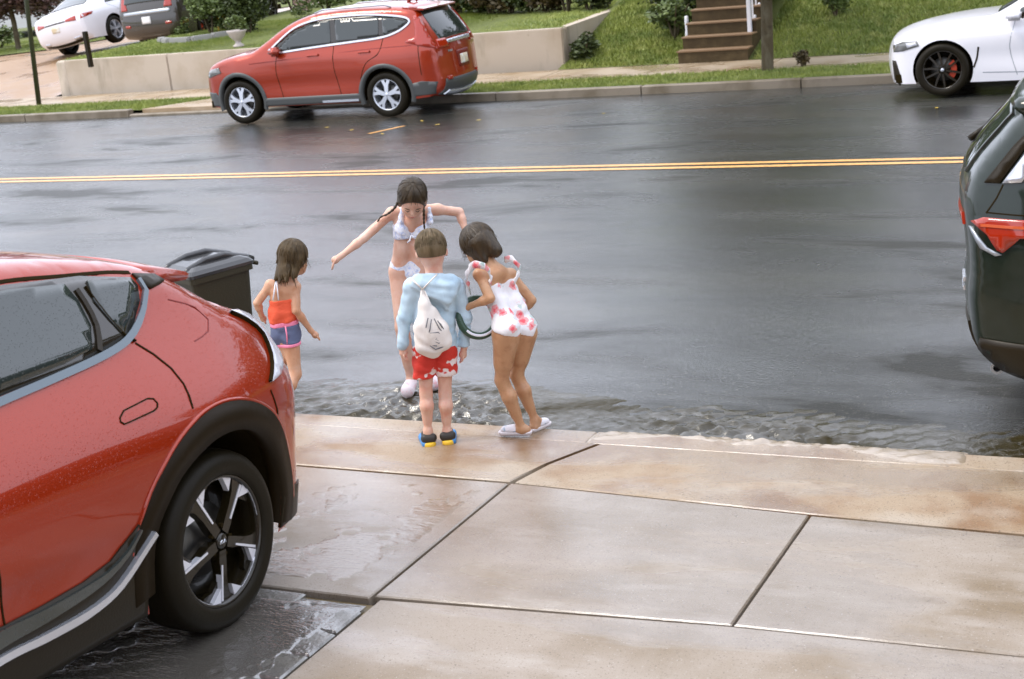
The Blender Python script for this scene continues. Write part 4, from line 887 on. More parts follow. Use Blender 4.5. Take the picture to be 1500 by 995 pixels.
# ------------------------------------------------------------------ plants
def leafmesh(name, lumps, n, size, mat, parent=None, seed=1, drop=None, flat=.5, shell=.5):
    """many small leaf quads spread in the volume of the lumps [(x,y,z,rx,ry,rz,weight)]"""
    r_ = np.random.default_rng(seed); w = np.array([l[6] if len(l) > 6 else l[3]*l[4]*l[5] for l in lumps], float); w /= w.sum()
    k = r_.choice(len(lumps), n, p=w); L = np.array([l[:6] for l in lumps], float)[k]
    d = r_.normal(size=(n, 3)); d /= np.linalg.norm(d, axis=1)[:, None]; rad = r_.uniform(shell, 1, (n, 1))**.7*r_.uniform(.85, 1.08, (n, 1))
    c = L[:, :3]+d*rad*L[:, 3:6]
    a = r_.normal(size=(n, 3)); a /= np.linalg.norm(a, axis=1)[:, None]; a[:, 2] *= flat
    b = np.cross(a, r_.normal(size=(n, 3))); b /= np.linalg.norm(b, axis=1)[:, None]; s_ = size*r_.uniform(.6, 1.3, (n, 1))
    V = np.stack([c-a*s_, c+b*s_*.45, c+a*s_, c-b*s_*.45], 1).reshape(-1, 3); F = np.arange(4*n).reshape(-1, 4)
    me = bpy.data.meshes.new(name); me.vertices.add(4*n); me.vertices.foreach_set('co', V.astype(np.float32).ravel())
    me.loops.add(4*n); me.loops.foreach_set('vertex_index', F.ravel().astype(np.int32)); me.polygons.add(n)
    me.polygons.foreach_set('loop_start', np.arange(0, 4*n, 4, dtype=np.int32)); me.polygons.foreach_set('loop_total', np.full(n, 4, np.int32)); me.materials.append(mat); me.update(); me.validate()
    o = bpy.data.objects.new(name, me); COL.objects.link(o)
    if parent: o.parent = parent
    return o
def lumps_in(c, r, n, seed, sub=.42):
    R_2 = random.Random(seed); out = []
    for i in range(n):
        a = R_2.uniform(0, 2*PI); e = R_2.uniform(-.7, 1); q = R_2.uniform(.3, .8); ce = math.sqrt(max(0, 1-e*e)); s_ = sub*R_2.uniform(.7, 1.3)
        out.append((c[0]+r[0]*q*ce*math.cos(a), c[1]+r[1]*q*ce*math.sin(a), c[2]+r[2]*q*e, r[0]*s_, r[1]*s_, r[2]*s_))
    return out
def tree(name, loc, h, tr, crown_r, label, lm, seed, nleaf=9000, z0=2.2, size=.10, lean=(0, 0), cat='tree', group=None):
    t = empty(name, loc, label, cat, group); R_2 = random.Random(seed); g = G()
    top = (lean[0]*h, lean[1]*h, h*.7)
    g.tube([(0, 0, -.3), (tr*.05, 0, .0), (top[0]*.3+.02, top[1]*.3, h*.25), (top[0]*.7-.03, top[1]*.7, h*.5), top], [tr*1.5, tr*1.05, tr*.9, tr*.65, tr*.2], n=12)
    for i in range(7):
        a = R_2.uniform(0, 2*PI); z = R_2.uniform(max(z0*.85, h*.28), h*.62); L = crown_r*R_2.uniform(.55, .9); f_ = z/(h*.7)
        p = (top[0]*f_, top[1]*f_, z); g.tube([p, (p[0]+L*.5*math.cos(a), p[1]+L*.5*math.sin(a), z+L*.35), (p[0]+L*math.cos(a), p[1]+L*math.sin(a), z+L*.55)], [tr*.42, tr*.25, tr*.07], n=7)
    g.build('trunk', barkm, t, True)
    cz = (z0+h)/2; leafmesh('crown', lumps_in((top[0], top[1], cz), (crown_r, crown_r, (h-z0)/2), 22, seed), nleaf, size, lm, t, seed)
    return t
# street tree whose trunk stands in the far verge
tree('street_tree', (-5.86, 22.45, .03), 7.0, .095, 2.6, 'grey-brown street tree trunk in the verge right of the steps', leafm, 3, 15000, z0=1.0, size=.11, lean=(.02, 0))
leafmesh('low_foliage', [(.15, 0, 1.42, .55, .4, .26), (.55, .1, 1.5, .4, .3, .2), (-.45, .1, 1.55, .4, .3, .2)], 1500, .06, leafd, COL.objects['street_tree'], 77, shell=.1)
def shrub(name, loc, r, label, lm, seed, n=2500, size=.07, cat='shrub', group=None, sub=.45):
    t = empty(name, loc, label, cat, group); g = G(); R_2 = random.Random(seed)
    for i in range(6):
        a = R_2.uniform(0, 2*PI); g.tube([(0, 0, -.1), (r[0]*.25*math.cos(a), r[1]*.25*math.sin(a), r[2]*.7), (r[0]*.6*math.cos(a), r[1]*.6*math.sin(a), r[2]*1.4)], [.03, .02, .008], n=5)
    g.build('stems', barkm, t)
    leafmesh('foliage', lumps_in((0, 0, r[2]*.85), r, 16, seed, sub), n, size, lm, t, seed, shell=.2); return t
def L1(px, py, z=1.0):
    q_ = hit(px, py, (0, 0, z), (0, 0, 1)); return (q_[0], q_[1], z)
def onlawn(px, py):
    # intersect the pixel ray with the upper lawn plane z = .78+.07(y-24.4)
    d = ray(px, py); t = (.78-.02*24.4-CAMH)/(d[2]-.02*d[1]); p = C_+d*t; return (p[0], p[1], p[2])
p = onlawn(292, 54); shrub('evergreen_shrub', (p[0], p[1]+.5, p[2]), (.66, .6, .75), 'dense dark green shrub behind the stone bed edging', leafm, 11, 8000, .055)
p = onlawn(358, 50); shrub('evergreen_shrub', (p[0], p[1]+.2, p[2]), (.62, .55, .78), 'tall dark shrub beside the stone urn', leafd, 12, 8000, .055)
p = onlawn(455, 24); shrub('flowering_shrub', (p[0], p[1]+.8, p[2]), (.9, .7, .5), 'low light green shrub with pale pink heads above the red SUV', leafm, 13, 2600, .06)
pinkm = nmat('pale_pink_petal', (.75, .50, .48), rough=.6); yelm = nmat('yellow_petal', (.80, .52, .10), rough=.6); bluem = nmat('lavender_petal', (.50, .48, .70), rough=.6)
p = onlawn(420, 16); shrub('evergreen_shrub', (p[0], p[1]+.3, p[2]), (.8, .7, .7), 'dark rounded shrub on the upper lawn above the bonnet of the red SUV', leafd, 14, 5500, .06)
p = onlawn(560, 6); shrub('evergreen_shrub', (p[0], p[1]+.3, p[2]), (1.0, .7, .7), 'wide green shrub above the roof of the far red SUV', leafm, 15, 5500, .06)
def blossoms(loc, r, n, m, label, seed, size=.045, name='flower_clump'):
    t = empty(name, loc, label, 'flowers'); leafmesh('petals', lumps_in((0, 0, r[2]), r, 7, seed, .35), n, size, m, t, seed); leafmesh('foliage', lumps_in((0, 0, r[2]*.7), r, 7, seed+1, .5), n*2, .05, leafm, t, seed+1)
p = onlawn(264, 52); blossoms((p[0], p[1]+.1, p[2]), (.22, .2, .26), 260, yelm, 'clump of yellow flowers left of the stone urn', 21)
p = onlawn(326, 48); blossoms((p[0], p[1]+.1, p[2]), (.2, .2, .24), 200, yelm, 'small yellow flowers close beside the stone urn', 22)
p = onlawn(252, 52); blossoms((p[0]-.2, p[1]+.3, p[2]), (.3, .25, .25), 160, pinkm, 'pale pink flowers at the left end of the bed', 23)
p = onlawn(436, 28); blossoms((p[0], p[1]+.3, p[2]), (.4, .3, .35), 260, pinkm, 'pale pink hydrangea heads above the red SUV roof', 24)
p = onlawn(975, 22); blossoms((-8.9, 28.2, 1.0), (.6, .5, .5), 150, bluem, 'lavender blue hydrangea left of the brick steps', 25, .07)
# stone edging of the bed, an urn on the wall side
ed = empty('bed_edging', (0, 0, 0), 'curved row of grey edging stones round the flower bed', 'edging')
e0 = [onlawn(x, y) for x, y in ((236, 62), (250, 64), (280, 62), (310, 57), (338, 52))]; e1 = smooth_line([(p[0], p[1]) for p in e0], .38)
for i in range(len(e1)-1):
    a, b = e1[i], e1[i+1]; an = math.atan2(b[1]-a[1], b[0]-a[0]); L0 = float(np.linalg.norm(b-a)); o = G().box((-L0/2+.01, -.10, -.08), (L0/2-.01, .10, .12), .03).build('edging_stone', edgem, ed)
    o.location = ((a[0]+b[0])/2, (a[1]+b[1])/2, .78+.02*((a[1]+b[1])/2-24.4)); o.rotation_euler = (0, 0, an)
p = onlawn(350, 69); ur = empty('stone_urn', p, 'pale footed stone urn planter on the lawn above the wall', 'planter'); ur.scale = (.72, .72, .78)
G().lathe([(.001, 0), (.16, 0), (.16, .05), (.10, .08), (.07, .13), (.12, .19), (.22, .28), (.26, .38), (.29, .42), (.28, .44), (.23, .42), (.001, .38)], (0, 0, 0), ax='z', n=28).build('urn', stonem, ur, True)
leafmesh('plant', lumps_in((0, 0, .62), (.36, .34, .26), 9, 31, .4), 1800, .05, leafm, ur, 31)
# hedge and taller planting behind the lawns (rows of separate shrubs)
R5 = random.Random(9); ORD = ['first', 'second', 'third', 'fourth', 'fifth', 'sixth', 'seventh', 'eighth', 'ninth', 'tenth', 'eleventh', 'twelfth', 'thirteenth']
for i in range(13):
    x = -16.9+i*.52; dist = 'brown green hedge shrub along the lawn top behind the retaining wall'
    shrub('hedge_shrub', (x, 28.3-(x+13.5)*.42+R5.uniform(-.1, .15), .83), (.52, .42, .48), f'{ORD[i]} brown green hedge shrub from the left along the lawn top behind the wall', leafb if i % 3 else leafd, 40+i, 2400, .06, 'shrub', 'hedge shrubs above the upper lawn')
shrub('bank_shrub', (-8.25, 25.2, .42), (.5, .45, .40), 'leafy green shrub at the left foot of the brick steps', leafm, 71, 1800, .06)
shrub('bank_shrub', (-8.6, 26.4, .75), (.7, .5, .5), 'dark green shrub beside the top of the brick steps', leafd, 72, 2500, .06)
shrub('bank_shrub', (-5.4, 25.6, .55), (.35, .3, .35), 'small shrub right of the white rail', leafm, 73, 900, .05)
shrub('edge_shrub', (-9.75, 24.5, .1), (.28, .4, .28), 'dark low shrub against the corner of the retaining wall', leafd, 74, 1100, .05)
tree('purple_tree', (-33.9, 36.0, .15), 3.9, .09, 1.75, 'purple-leaved tree at the top left corner', leafp, 5, 26000, z0=.55, size=.085)
tree('purple_tree', (-36.9, 37.0, .05), 3.9, .09, 1.8, 'second purple-leaved tree cut by the left edge', leafp, 6, 22000, z0=.5, size=.085)
for i, (x, y, h, cr, lm) in enumerate([(-2, 36, 9, 4, leafd), (5, 33, 10, 4.5, leafm), (12, 31, 9, 4, leafd), (-11, 41, 10, 4.5, leafd), (-19, 46, 8, 3.8, leafm), (20, 36, 11, 5, leafd), (-46, 58, 7, 4, leafm)]):
    tree('garden_tree', (x, y, 1.0), h, .2, cr, ['tall dark tree behind the grey clapboard house corner', 'broad green tree left of the reddish house', 'dark tree in front of the reddish house', 'tall tree left of the grey clapboard house', 'green tree at the far end of the upper lawn', 'big dark tree at the far right of the gardens', 'lone green tree behind the white house'][i], lm, 80+i, 7000, z0=1.6, size=.22, cat='tree', group='tall trees beyond the lawns')
for i, (x, y) in enumerate([(-38.5, 40), (-36.5, 41), (-34.4, 42.5)]):
    shrub('hedge_shrub', (x, y, .1), (1.1, .8, .40), ['low green shrub under the leftmost purple tree', 'low green shrub between the two purple trees', 'low green shrub right of the purple tree trunks'][i], leafm, 95+i, 1600, .09, 'shrub', 'low shrubs under the purple trees')
# houses behind the gardens
sid = nmat('grey_siding', (.30, .29, .28), rough=.7); sid2 = nmat('brick_red', (.24, .10, .06), rough=.8, bump=[(30, .4)], var=[((.16, .07, .04), 12, .45, .6)]); roofm = nmat('roof_shingle', (.07, .065, .06), rough=.8)
def house(loc, w, d, h, m, label, rot=0):
    hh = empty('house', loc, label, 'house'); hh.rotation_euler = (0, 0, rot)
    nb = int(h/.22)
    for k in range(nb): G().box((-w/2, -.02 if k % 1 else -.012, k*.22+.006), (w/2, .03, (k+1)*.22)).build('clapboard', m, hh)
    G().box((-w/2, .03, 0), (w/2, d, h)).build('wall', m, hh)
    G().add([(-w/2-.4, -.5, h-.05), (w/2+.4, -.5, h-.05), (w/2+.4, d+.5, h-.05), (-w/2-.4, d+.5, h-.05), (-w/2-.4, d/2, h+d*.32), (w/2+.4, d/2, h+d*.32)], [(0, 1, 5, 4), (2, 3, 4, 5), (1, 2, 5), (3, 0, 4), (3, 2, 1, 0)]).build('roof', roofm, hh)
    for z in (.9, 3.6):
        for x in (-w*.33, -w*.08, w*.2, w*.38):
            if z+1.3 > h: continue
            fr = G().box((x-.55, -.07, z-.05), (x+.55, -.014, z+1.35), .01).build('window', whitem, hh)
            G().box((x-.47, -.085, z+.03), (x-.02, -.071, z+1.27)).build('pane', glass, fr); G().box((x+.02, -.085, z+.03), (x+.47, -.071, z+1.27)).build('pane', glass, fr)
    dr = G().box((w*.05-.5, -.06, 0), (w*.05+.5, -.014, 2.1), .01).build('door', whitem, hh)
house((-7.5, 40, 1.4), 11, 8, 5.6, sid, 'two storey grey clapboard house beyond the brick steps')
house((9, 39, 1.4), 12, 8, 5.8, sid2, 'two storey reddish house beyond the right lawn')
house((-43, 52, .2), 12, 8, 4.6, nmat('white_siding', (.62, .60, .60), rough=.6), 'white clapboard house behind the purple trees', .6)
# the camera's own side of the street: house, and unseen trees added for the wet paint to reflect
house((1.5, -4.5, .55), 16, 8, 6.0, sid2, 'brick house whose driveway the near red crossover stands on', PI)
for i, (x, y, h, cr) in enumerate([(7.5, 3.4, 6.5, 2.6), (11.5, 1.5, 8, 3.2), (13.5, 5.2, 7, 2.4)]):
    tree('reflection_tree', (x, y, .2), h, .16, cr, ['nearest added unseen tree right of the near driveway', 'tallest added unseen tree by the brick house', 'added unseen tree by the near kerb right of the slabs'][i], leafd, 120+i, 7000, z0=.6, size=.16, group='unseen trees added for dark reflections')

# ------------------------------------------------------------------ grass
def grass(name, pts, h, w, label, seed, parent=None):
    """blades: pts (n,3) roots"""
    r_ = np.random.default_rng(seed); n = len(pts); a = r_.uniform(0, 2*PI, n); ln = r_.normal(0, .35, (n, 2)); hh = h*r_.uniform(.5, 1.3, n)
    dx = np.stack([np.cos(a), np.sin(a), np.zeros(n)], 1)*w; tip = pts+np.stack([ln[:, 0]*hh, ln[:, 1]*hh, hh], 1)
    V = np.stack([pts-dx, pts+dx, tip], 1).reshape(-1, 3).astype(np.float32); me = bpy.data.meshes.new(name)
    me.vertices.add(3*n); me.vertices.foreach_set('co', V.ravel()); me.loops.add(3*n); me.loops.foreach_set('vertex_index', np.arange(3*n, dtype=np.int32))
    me.polygons.add(n); me.polygons.foreach_set('loop_start', np.arange(0, 3*n, 3, dtype=np.int32)); me.polygons.foreach_set('loop_total', np.full(n, 3, np.int32)); me.materials.append(bladem); me.update(); me.validate()
    o = bpy.data.objects.new(name, me); COL.objects.link(o); return tag(o, label, 'grass', kind='stuff')
def scatter(n, x0, x1, y0, y1, zf, seed, keep=None):
    r_ = np.random.default_rng(seed); x = r_.uniform(x0, x1, n); y = r_.uniform(y0, y1, n)
    if keep is not None: k = keep(x, y); x, y = x[k], y[k]
    return np.stack([x, y, np.array([zf(a, b) for a, b in zip(x, y)])-.01], 1)
grass('verge_grass', scatter(80000, -30, 2, KY1+.17, 22.60, lambda x, y: .055, 1, lambda x, y: ~((x > -17.5+(y-KY1)*.75) & (x < -12.3-(y-KY1)*.3))), .055, .008, 'wet green grass of the verge along the far kerb', 1)
grass('lawn_grass', scatter(60000, -21.8, -10.2, 24.5, 30.5, lambda x, y: .78+.02*(y-24.4), 2), .055, .011, 'green grass on the lawn above the retaining wall', 2)
grass('bank_grass', scatter(190000, -10.0, 4, 24.0, 31, bankz, 3, lambda x, y: ~((x > -7.9) & (x < -6.5) & (y < 32))), .075, .012, 'shaggy green grass of the bank beside the steps', 3)

v, f = grid(-60, -30.5, 33.5, 60, 12, 12, lambda x, y: driveL(x, y)+.03)
tag(mobj('left_lawn', v, f, grassg, smooth=True), 'lawn under the purple trees left of the far driveway', kind='structure')
grass('left_lawn_grass', scatter(14000, -42, -30.6, 33.6, 44, lambda x, y: driveL(x, y)+.03, 4), .07, .02, 'grass under the purple trees', 4)
shrub('trunk_sprout', (-5.35, 22.75, .05), (.14, .12, .16), 'small leafy sprout at the foot of the street tree', leafb, 140, 300, .04)

R7 = random.Random(4); lfm = nmat('yellow_leaf', (.55, .38, .06), rough=.5); lme = None
for px, py in ((515, 190), (478, 186), (618, 176), (640, 182), (700, 175), (560, 196), (884, 165), (1372, 157)):
    q_ = hit(px, py, (0, 0, 0), (0, 0, 1))
    if lme is None: o = G().add([(-.04, 0, .004), (-.01, .022, .010), (.035, .014, .006), (.05, 0, .012), (.03, -.016, .006), (-.012, -.020, .010)], [(0, 5, 4, 3, 2, 1)]).build('fallen_leaf', lfm); lme = o.data
    else: o = bpy.data.objects.new('fallen_leaf', lme); COL.objects.link(o)
    o.location = (q_[0], q_[1], rz(q_[0], q_[1])+.004); o.rotation_euler = (0, 0, R7.uniform(0, 6)); tag(o, 'tiny yellow leaf stuck to the wet road near the far kerb', 'leaf', 'leaves fallen on the road')

# ------------------------------------------------------------------ people
def rcone(P, a, b, ra, rb):
    a, b = np.array(a), np.array(b); ba = b-a; l2 = ba@ba+1e-9; rr = ra-rb; a2 = l2-rr*rr; il = 1/l2
    pa = P-a; y = pa@ba; z = y-l2; x2 = ((pa*l2-y[..., None]*ba)**2).sum(-1); y2 = y*y*l2; z2 = z*z*l2; k = np.sign(rr)*rr*rr*x2
    d = (np.sqrt(np.maximum(x2*a2*il, 0))+y*rr)*il-ra
    m1 = np.sign(z)*a2*z2 > k; d = np.where(m1, np.sqrt(np.maximum(x2+z2, 0))*il-rb, d)
    m2 = (~m1) & (np.sign(y)*a2*y2 < k); return np.where(m2, np.sqrt(np.maximum(x2+y2, 0))*il-ra, d)
def ellip(P, c, r, R=None):
    q_ = P-np.array(c)
    if R is not None: q_ = q_@R
    r = np.array(r); k0 = np.sqrt(((q_/r)**2).sum(-1)); k1 = np.sqrt(((q_/r**2)**2).sum(-1))+1e-9; return k0*(k0-1)/k1
def surface_nets(D, org, h):
    s_ = D < 0; nx, ny, nz = D.shape; cnt = np.zeros((nx-1, ny-1, nz-1)); acc = np.zeros((nx-1, ny-1, nz-1, 3))
    cube = [(i, j, k) for i in (0, 1) for j in (0, 1) for k in (0, 1)]
    for a in cube:
        for ax in range(3):
            if a[ax]: continue
            b = list(a); b[ax] = 1
            sl = lambda c: tuple(slice(c[i], D.shape[i]-1+c[i]) for i in range(3))
            A, B = D[sl(a)], D[sl(b)]; m = (A < 0) != (B < 0); t = np.where(m, A/np.where(m, A-B, 1), 0)
            for c in range(3): acc[..., c] += m*(a[c]+(t if c == ax else 0))
            cnt += m
    m = cnt > 0; idx = -np.ones(m.shape, int); idx[m] = np.arange(m.sum()); g = np.argwhere(m); V = (acc[m]/cnt[m][:, None]+g)*h+org; F = []
    for ax in range(3):
        u, w = (ax+1) % 3, (ax+2) % 3; sh = list(D.shape); A = [slice(None)]*3; B = [slice(None)]*3; A[ax] = slice(0, -1); B[ax] = slice(1, None)
        c = s_[tuple(A)] != s_[tuple(B)]; e = np.argwhere(c); e = e[(e[:, u] > 0) & (e[:, w] > 0) & (e[:, u] < D.shape[u]-1) & (e[:, w] < D.shape[w]-1)]
        fl = s_[tuple(A)][tuple(e.T)]
        def gi(du, dw):
            q_ = e.copy(); q_[:, u] += du; q_[:, w] += dw; return idx[tuple(q_.T)]
        Q_ = np.stack([gi(-1, -1), gi(0, -1), gi(0, 0), gi(-1, 0)], 1); Q_[~fl] = Q_[~fl][:, ::-1]; F.append(Q_)
    return V, np.concatenate(F)
class Sdf:
    """list of primitives blended smoothly; each is only evaluated near itself"""
    def __init__(s): s.p = []
    def c(s, a, b, ra, rb=None, k=.02): s.p.append(('c', np.array(a, float), np.array(b, float), ra, ra if rb is None else rb, k)); return s
    def e(s, c, r, R=None, k=.02, sub=False): s.p.append(('e', np.array(c, float), np.array(r, float), R, sub, k)); return s
    def cut(s, p, n): s.p.append(('h', np.array(p, float), np.array(n, float)/np.linalg.norm(n), 0, 0, 0)); return s
    def mesh(s, h=.006):
        lo = np.full(3, 1e9); hi = -lo
        for t in s.p:
            if t[0] == 'c':
                for q_, r in ((t[1], t[3]), (t[2], t[4])): lo = np.minimum(lo, q_-r); hi = np.maximum(hi, q_+r)
            if t[0] == 'e' and not t[4]: lo = np.minimum(lo, t[1]-t[2].max()); hi = np.maximum(hi, t[1]+t[2].max())
        lo -= .02; hi += .02; n = np.ceil((hi-lo)/h).astype(int)+1; D = np.full(n, .3, np.float32)
        ax = [lo[i]+h*np.arange(n[i]) for i in range(3)]
        for t in s.p:
            if t[0] == 'h':
                X = np.stack(np.meshgrid(*ax, indexing='ij'), -1); D = np.maximum(D, ((X-t[1])@t[2]).astype(np.float32)); continue
            if t[0] == 'c': l = np.minimum(t[1]-t[3], t[2]-t[4]); u = np.maximum(t[1]+t[3], t[2]+t[4])
            else: l = t[1]-t[2].max(); u = t[1]+t[2].max()
            mg = .035+t[5]; i0 = np.clip(((l-mg-lo)/h).astype(int), 0, n-1); i1 = np.clip(((u+mg-lo)/h).astype(int)+2, 1, n)
            sl = tuple(slice(a, b) for a, b in zip(i0, i1)); X = np.stack(np.meshgrid(*[ax[i][sl[i]] for i in range(3)], indexing='ij'), -1)
            d = rcone(X, t[1], t[2], t[3], t[4]) if t[0] == 'c' else ellip(X, t[1], t[2], t[3])
            k = t[5]; A = D[sl]
            if t[0] == 'e' and t[4]:
                hh = np.maximum(k-np.abs(-d-A), 0)/k; D[sl] = np.maximum(A, -d)+hh*hh*k*.25
            else:
                hh = np.maximum(k-np.abs(d-A), 0)/k; D[sl] = np.minimum(A, d)-hh*hh*k*.25
        return surface_nets(D, lo, h)
def person(label, px, py, ground_z=0.0, view_off=0):
    """joints are given as photo points on an upright plane through the feet, moved by an offset in depth"""
    f0 = hit(px, py, (0, 0, ground_z), (0, 0, 1)); v = np.array([f0[0], f0[1], 0]); v /= np.linalg.norm(v)
    def J(x, y, off=0.0):
        return hit(x, y, f0+v*off, v)
    root = empty('person', f0, label, 'person'); side = np.array([v[1], -v[0], 0.])
    return J, root, f0, v, side
FOLD = {'hoodie': (.0028, 1.3), 'sack': (.0030, 1.0), 'shorts': (.0035, 1.2), 'top': (.0030, 1.6), 'swimsuit': (.0022, 1.2), 'bikini_top': (.0018, 2)}
def pbuild(sd, name, mat, root, f0, h=.006, extra=None, smooth=True):
    V, F = sd.mesh(h)
    if name in FOLD:      # soft creases in the cloth, pushed along the surface normal
        am, fq = FOLD[name]; a, b, c = V[F[:, 0]], V[F[:, 1]], V[F[:, 2]]; fn = np.cross(b-a, c-a); N = np.zeros_like(V)
        for k in range(4): np.add.at(N, F[:, k], fn)
        N /= np.linalg.norm(N, axis=1)[:, None]+1e-12; x, y, z = (V*fq).T
        wv = 2.0*np.sin(17*x+9*z)+1.6*np.sin(13*y-11*z+1)
        f_ = np.sin(62*z+24*x-18*y+wv*1.3)*.5+np.sin(38*z-46*x+30*y+wv)*.45+np.sin(95*z+50*x+1.7*wv)*.25
        V = V+N*(am*(np.abs(f_)**.8*np.sign(f_)))[:, None]
    g = G(); g.v = [tuple(p) for p in V-f0]; g.f = [tuple(map(int, q_)) for q_ in F]
    if extra: extra(g)
    o = g.build(name, mat, root, smooth)
    if extra is None:
        m = o.modifiers.new('s', 'SMOOTH'); m.factor = .5; m.iterations = 2
    return o
def fingers(g, f0, palm, direction, spread, curl, L=.042, r=.0062, thumb=1):
    """five separate tapered fingers rooted in the palm"""
    d = np.array(direction, float); d /= np.linalg.norm(d); s_ = np.array(spread, float); s_ -= d*(s_@d); s_ /= np.linalg.norm(s_); c = np.array(curl, float); c /= np.linalg.norm(c)
    for i, (o, l) in enumerate(((-.018, .86), (-.006, 1.0), (.006, .94), (.018, .74))):
        b = palm+s_*o*.95+d*.004; l *= L; p1 = b+d*l*.45+s_*o*.10; p2 = p1+(d*.85+c*.5)*l*.35; p3 = p2+(d*.6+c*.8)*l*.28
        g.tube([b-f0, p1-f0, p2-f0, p3-f0], [r*1.05, r, r*.92, r*.6], n=7)
    b = palm+s_*thumb*-.016-d*.016; p1 = b+(s_*-thumb*.7+d*.6)*L*.36; p2 = p1+(s_*-thumb*.25+d*.9+c*.3)*L*.36
    g.tube([b-f0, p1-f0, p2-f0], [r*1.25, r*1.1, r*.7], n=7)
def arm(sd, sh, el, wr, pm, r=1.0):
    sd.c(sh, el, .030*r, .024*r, .02); sd.c(el, sh+(el-sh)*.6, .0245*r, .026*r, .01); sd.c(el, el+(wr-el)*.35, .024*r, .0255*r, .01); sd.c(el+(wr-el)*.3, wr, .025*r, .0165*r, .012); sd.c(wr, pm, .0165*r, .020*r, .012); sd.e(pm, (.021*r, .021*r, .021*r), k=.01)
def leg(sd, hp, kn, an, r=1.0, back=None):
    sd.c(hp, kn, .062*r, .038*r, .03); sd.c(kn, an, .037*r, .023*r, .02)
    cb = kn+(an-kn)*.32+(back if back is not None else 0)*.014; sd.c(kn+(an-kn)*.12, cb, .034*r, .040*r, .02); sd.c(cb, kn+(an-kn)*.7, .040*r, .026*r, .02)
def foot(sd, an, toe, r=1.0):
    heel = an-(toe-an)*.22; heel[2] = toe[2]; sd.c(an, heel, .024*r, .024*r, .02); sd.c(heel, toe, .024*r, .020*r, .02); sd.c(an, an+(toe-an)*.6, .024*r, .020*r, .02)
def rotm(right, fwd):
    r = np.array(right, float); r /= np.linalg.norm(r); f = np.array(fwd, float); f -= r*(f@r); f /= np.linalg.norm(f); return np.stack([r, f, np.cross(r, f)], 1)
def head(sd, c, R, s_=1.0, nose=True):
    """c: skull centre, R: columns = right, face direction, up"""
    T = lambda x, y, z: np.array(c)+R@(np.array([x, y, z])*s_)
    sd.e(T(0, -.008, .010), (.071*s_, .086*s_, .085*s_), R, .02); sd.e(T(0, .022, -.035), (.054*s_, .056*s_, .062*s_), R, .03); sd.e(T(0, .058, -.078), (.022*s_, .018*s_, .016*s_), R, .03)
    sd.c(T(-.033, .044, -.042), T(-.02, .052, -.06), .022*s_, .020*s_, .02); sd.c(T(.033, .044, -.042), T(.02, .052, -.06), .022*s_, .020*s_, .02)
    for q_ in (-1, 1): sd.e(T(q_*.028, .080, -.006), (.014*s_, .012*s_, .010*s_), R, .014, True)
    sd.c(T(0, .074, .0), T(0, .088, -.028), .007*s_, .0095*s_, .008); sd.e(T(0, .080, -.053), (.019*s_, .010*s_, .0075*s_), R, .008)
    for q_ in (-1, 1): sd.e(T(q_*.074, -.006, -.012), (.010*s_, .017*s_, .024*s_), R, .006)
    return T
def face(root, f0, T, s_, closed=True):
    """eyes, brows and lips as small parts"""
    wh = nmat('eye', (.05, .03, .02), rough=.2); lip = nmat('lip', (.45, .14, .10), rough=.5); br = nmat('brow', (.08, .05, .025), rough=.8)
    for q_ in (-1, 1):
        G().tube([T(q_*.016, .0795, -.009)-f0, T(q_*.028, .0815, -.012)-f0, T(q_*.041, .0735, -.008)-f0], [.0015, .0032, .0014], n=6).build('eye', wh, root, True)
        G().tube([T(q_*.014, .086, .010)-f0, T(q_*.028, .084, .015)-f0, T(q_*.044, .073, .010)-f0], [.0016, .0028, .0012], n=6).build('eyebrow', br, root, True)
    G().tube([T(-.019, .083, -.053)-f0, T(0, .0915, -.052)-f0, T(.019, .083, -.053)-f0], [.001, .0042, .001], n=6).build('lips', lip, root, True)
def hair_shell(sd, T, R, s_, low=-.02, k=.02, th=.010, bias=-.018):
    sd.e(T(0, -.014, .018), ((.071+th)*s_, (.086+th)*s_, (.085+th)*s_), R, k)
def strands(root, f0, T, s_, mat, n, seed, drop=.0, rad=.0022, cover=1.75, parting=0, front=.35, name='hair_strands'):
    """wet strands combed from the crown down the skull, then hanging by drop"""
    R_2 = random.Random(seed); g = G(); c0 = T(0, -.014, .018)
    for i in range(n):
        a = R_2.uniform(-PI, PI)
        if math.cos(a) > front and R_2.random() < .85: continue
        end = cover*R_2.uniform(.8, 1.0); pts = []; w = R_2.uniform(-.25, .25)
        for j in range(7):
            ph = .12+(end-.12)*j/6; aa = a+w*j/6; k = 1.01+.012*R_2.random(); x = .083*math.sin(ph)*math.sin(aa); y = .098*math.sin(ph)*math.cos(aa); z = .097*math.cos(ph)
            pts.append(T(x*k, y*k-.014, z*k+.018))
        if drop:
            d_ = drop*R_2.uniform(.5, 1.1); o = np.array([R_2.uniform(-.012, .012), R_2.uniform(-.012, .012), 0]); pts += [pts[-1]+np.array([0, 0, -d_*.5])+o*.5, pts[-1]+np.array([0, 0, -d_])+o*1.5]
        r_ = rad*R_2.uniform(.7, 1.5); m = len(pts); g.tube([p-f0 for p in pts], [r_*min(1, .5+k_*.2)*(1 if k_ < m-2 else .55) for k_ in range(m)], n=4, caps=False)
    g.build(name, mat, root, True)
skin_f = dict(rough=.36, sss=.12, spec=.55, bump=[(60, .10)])
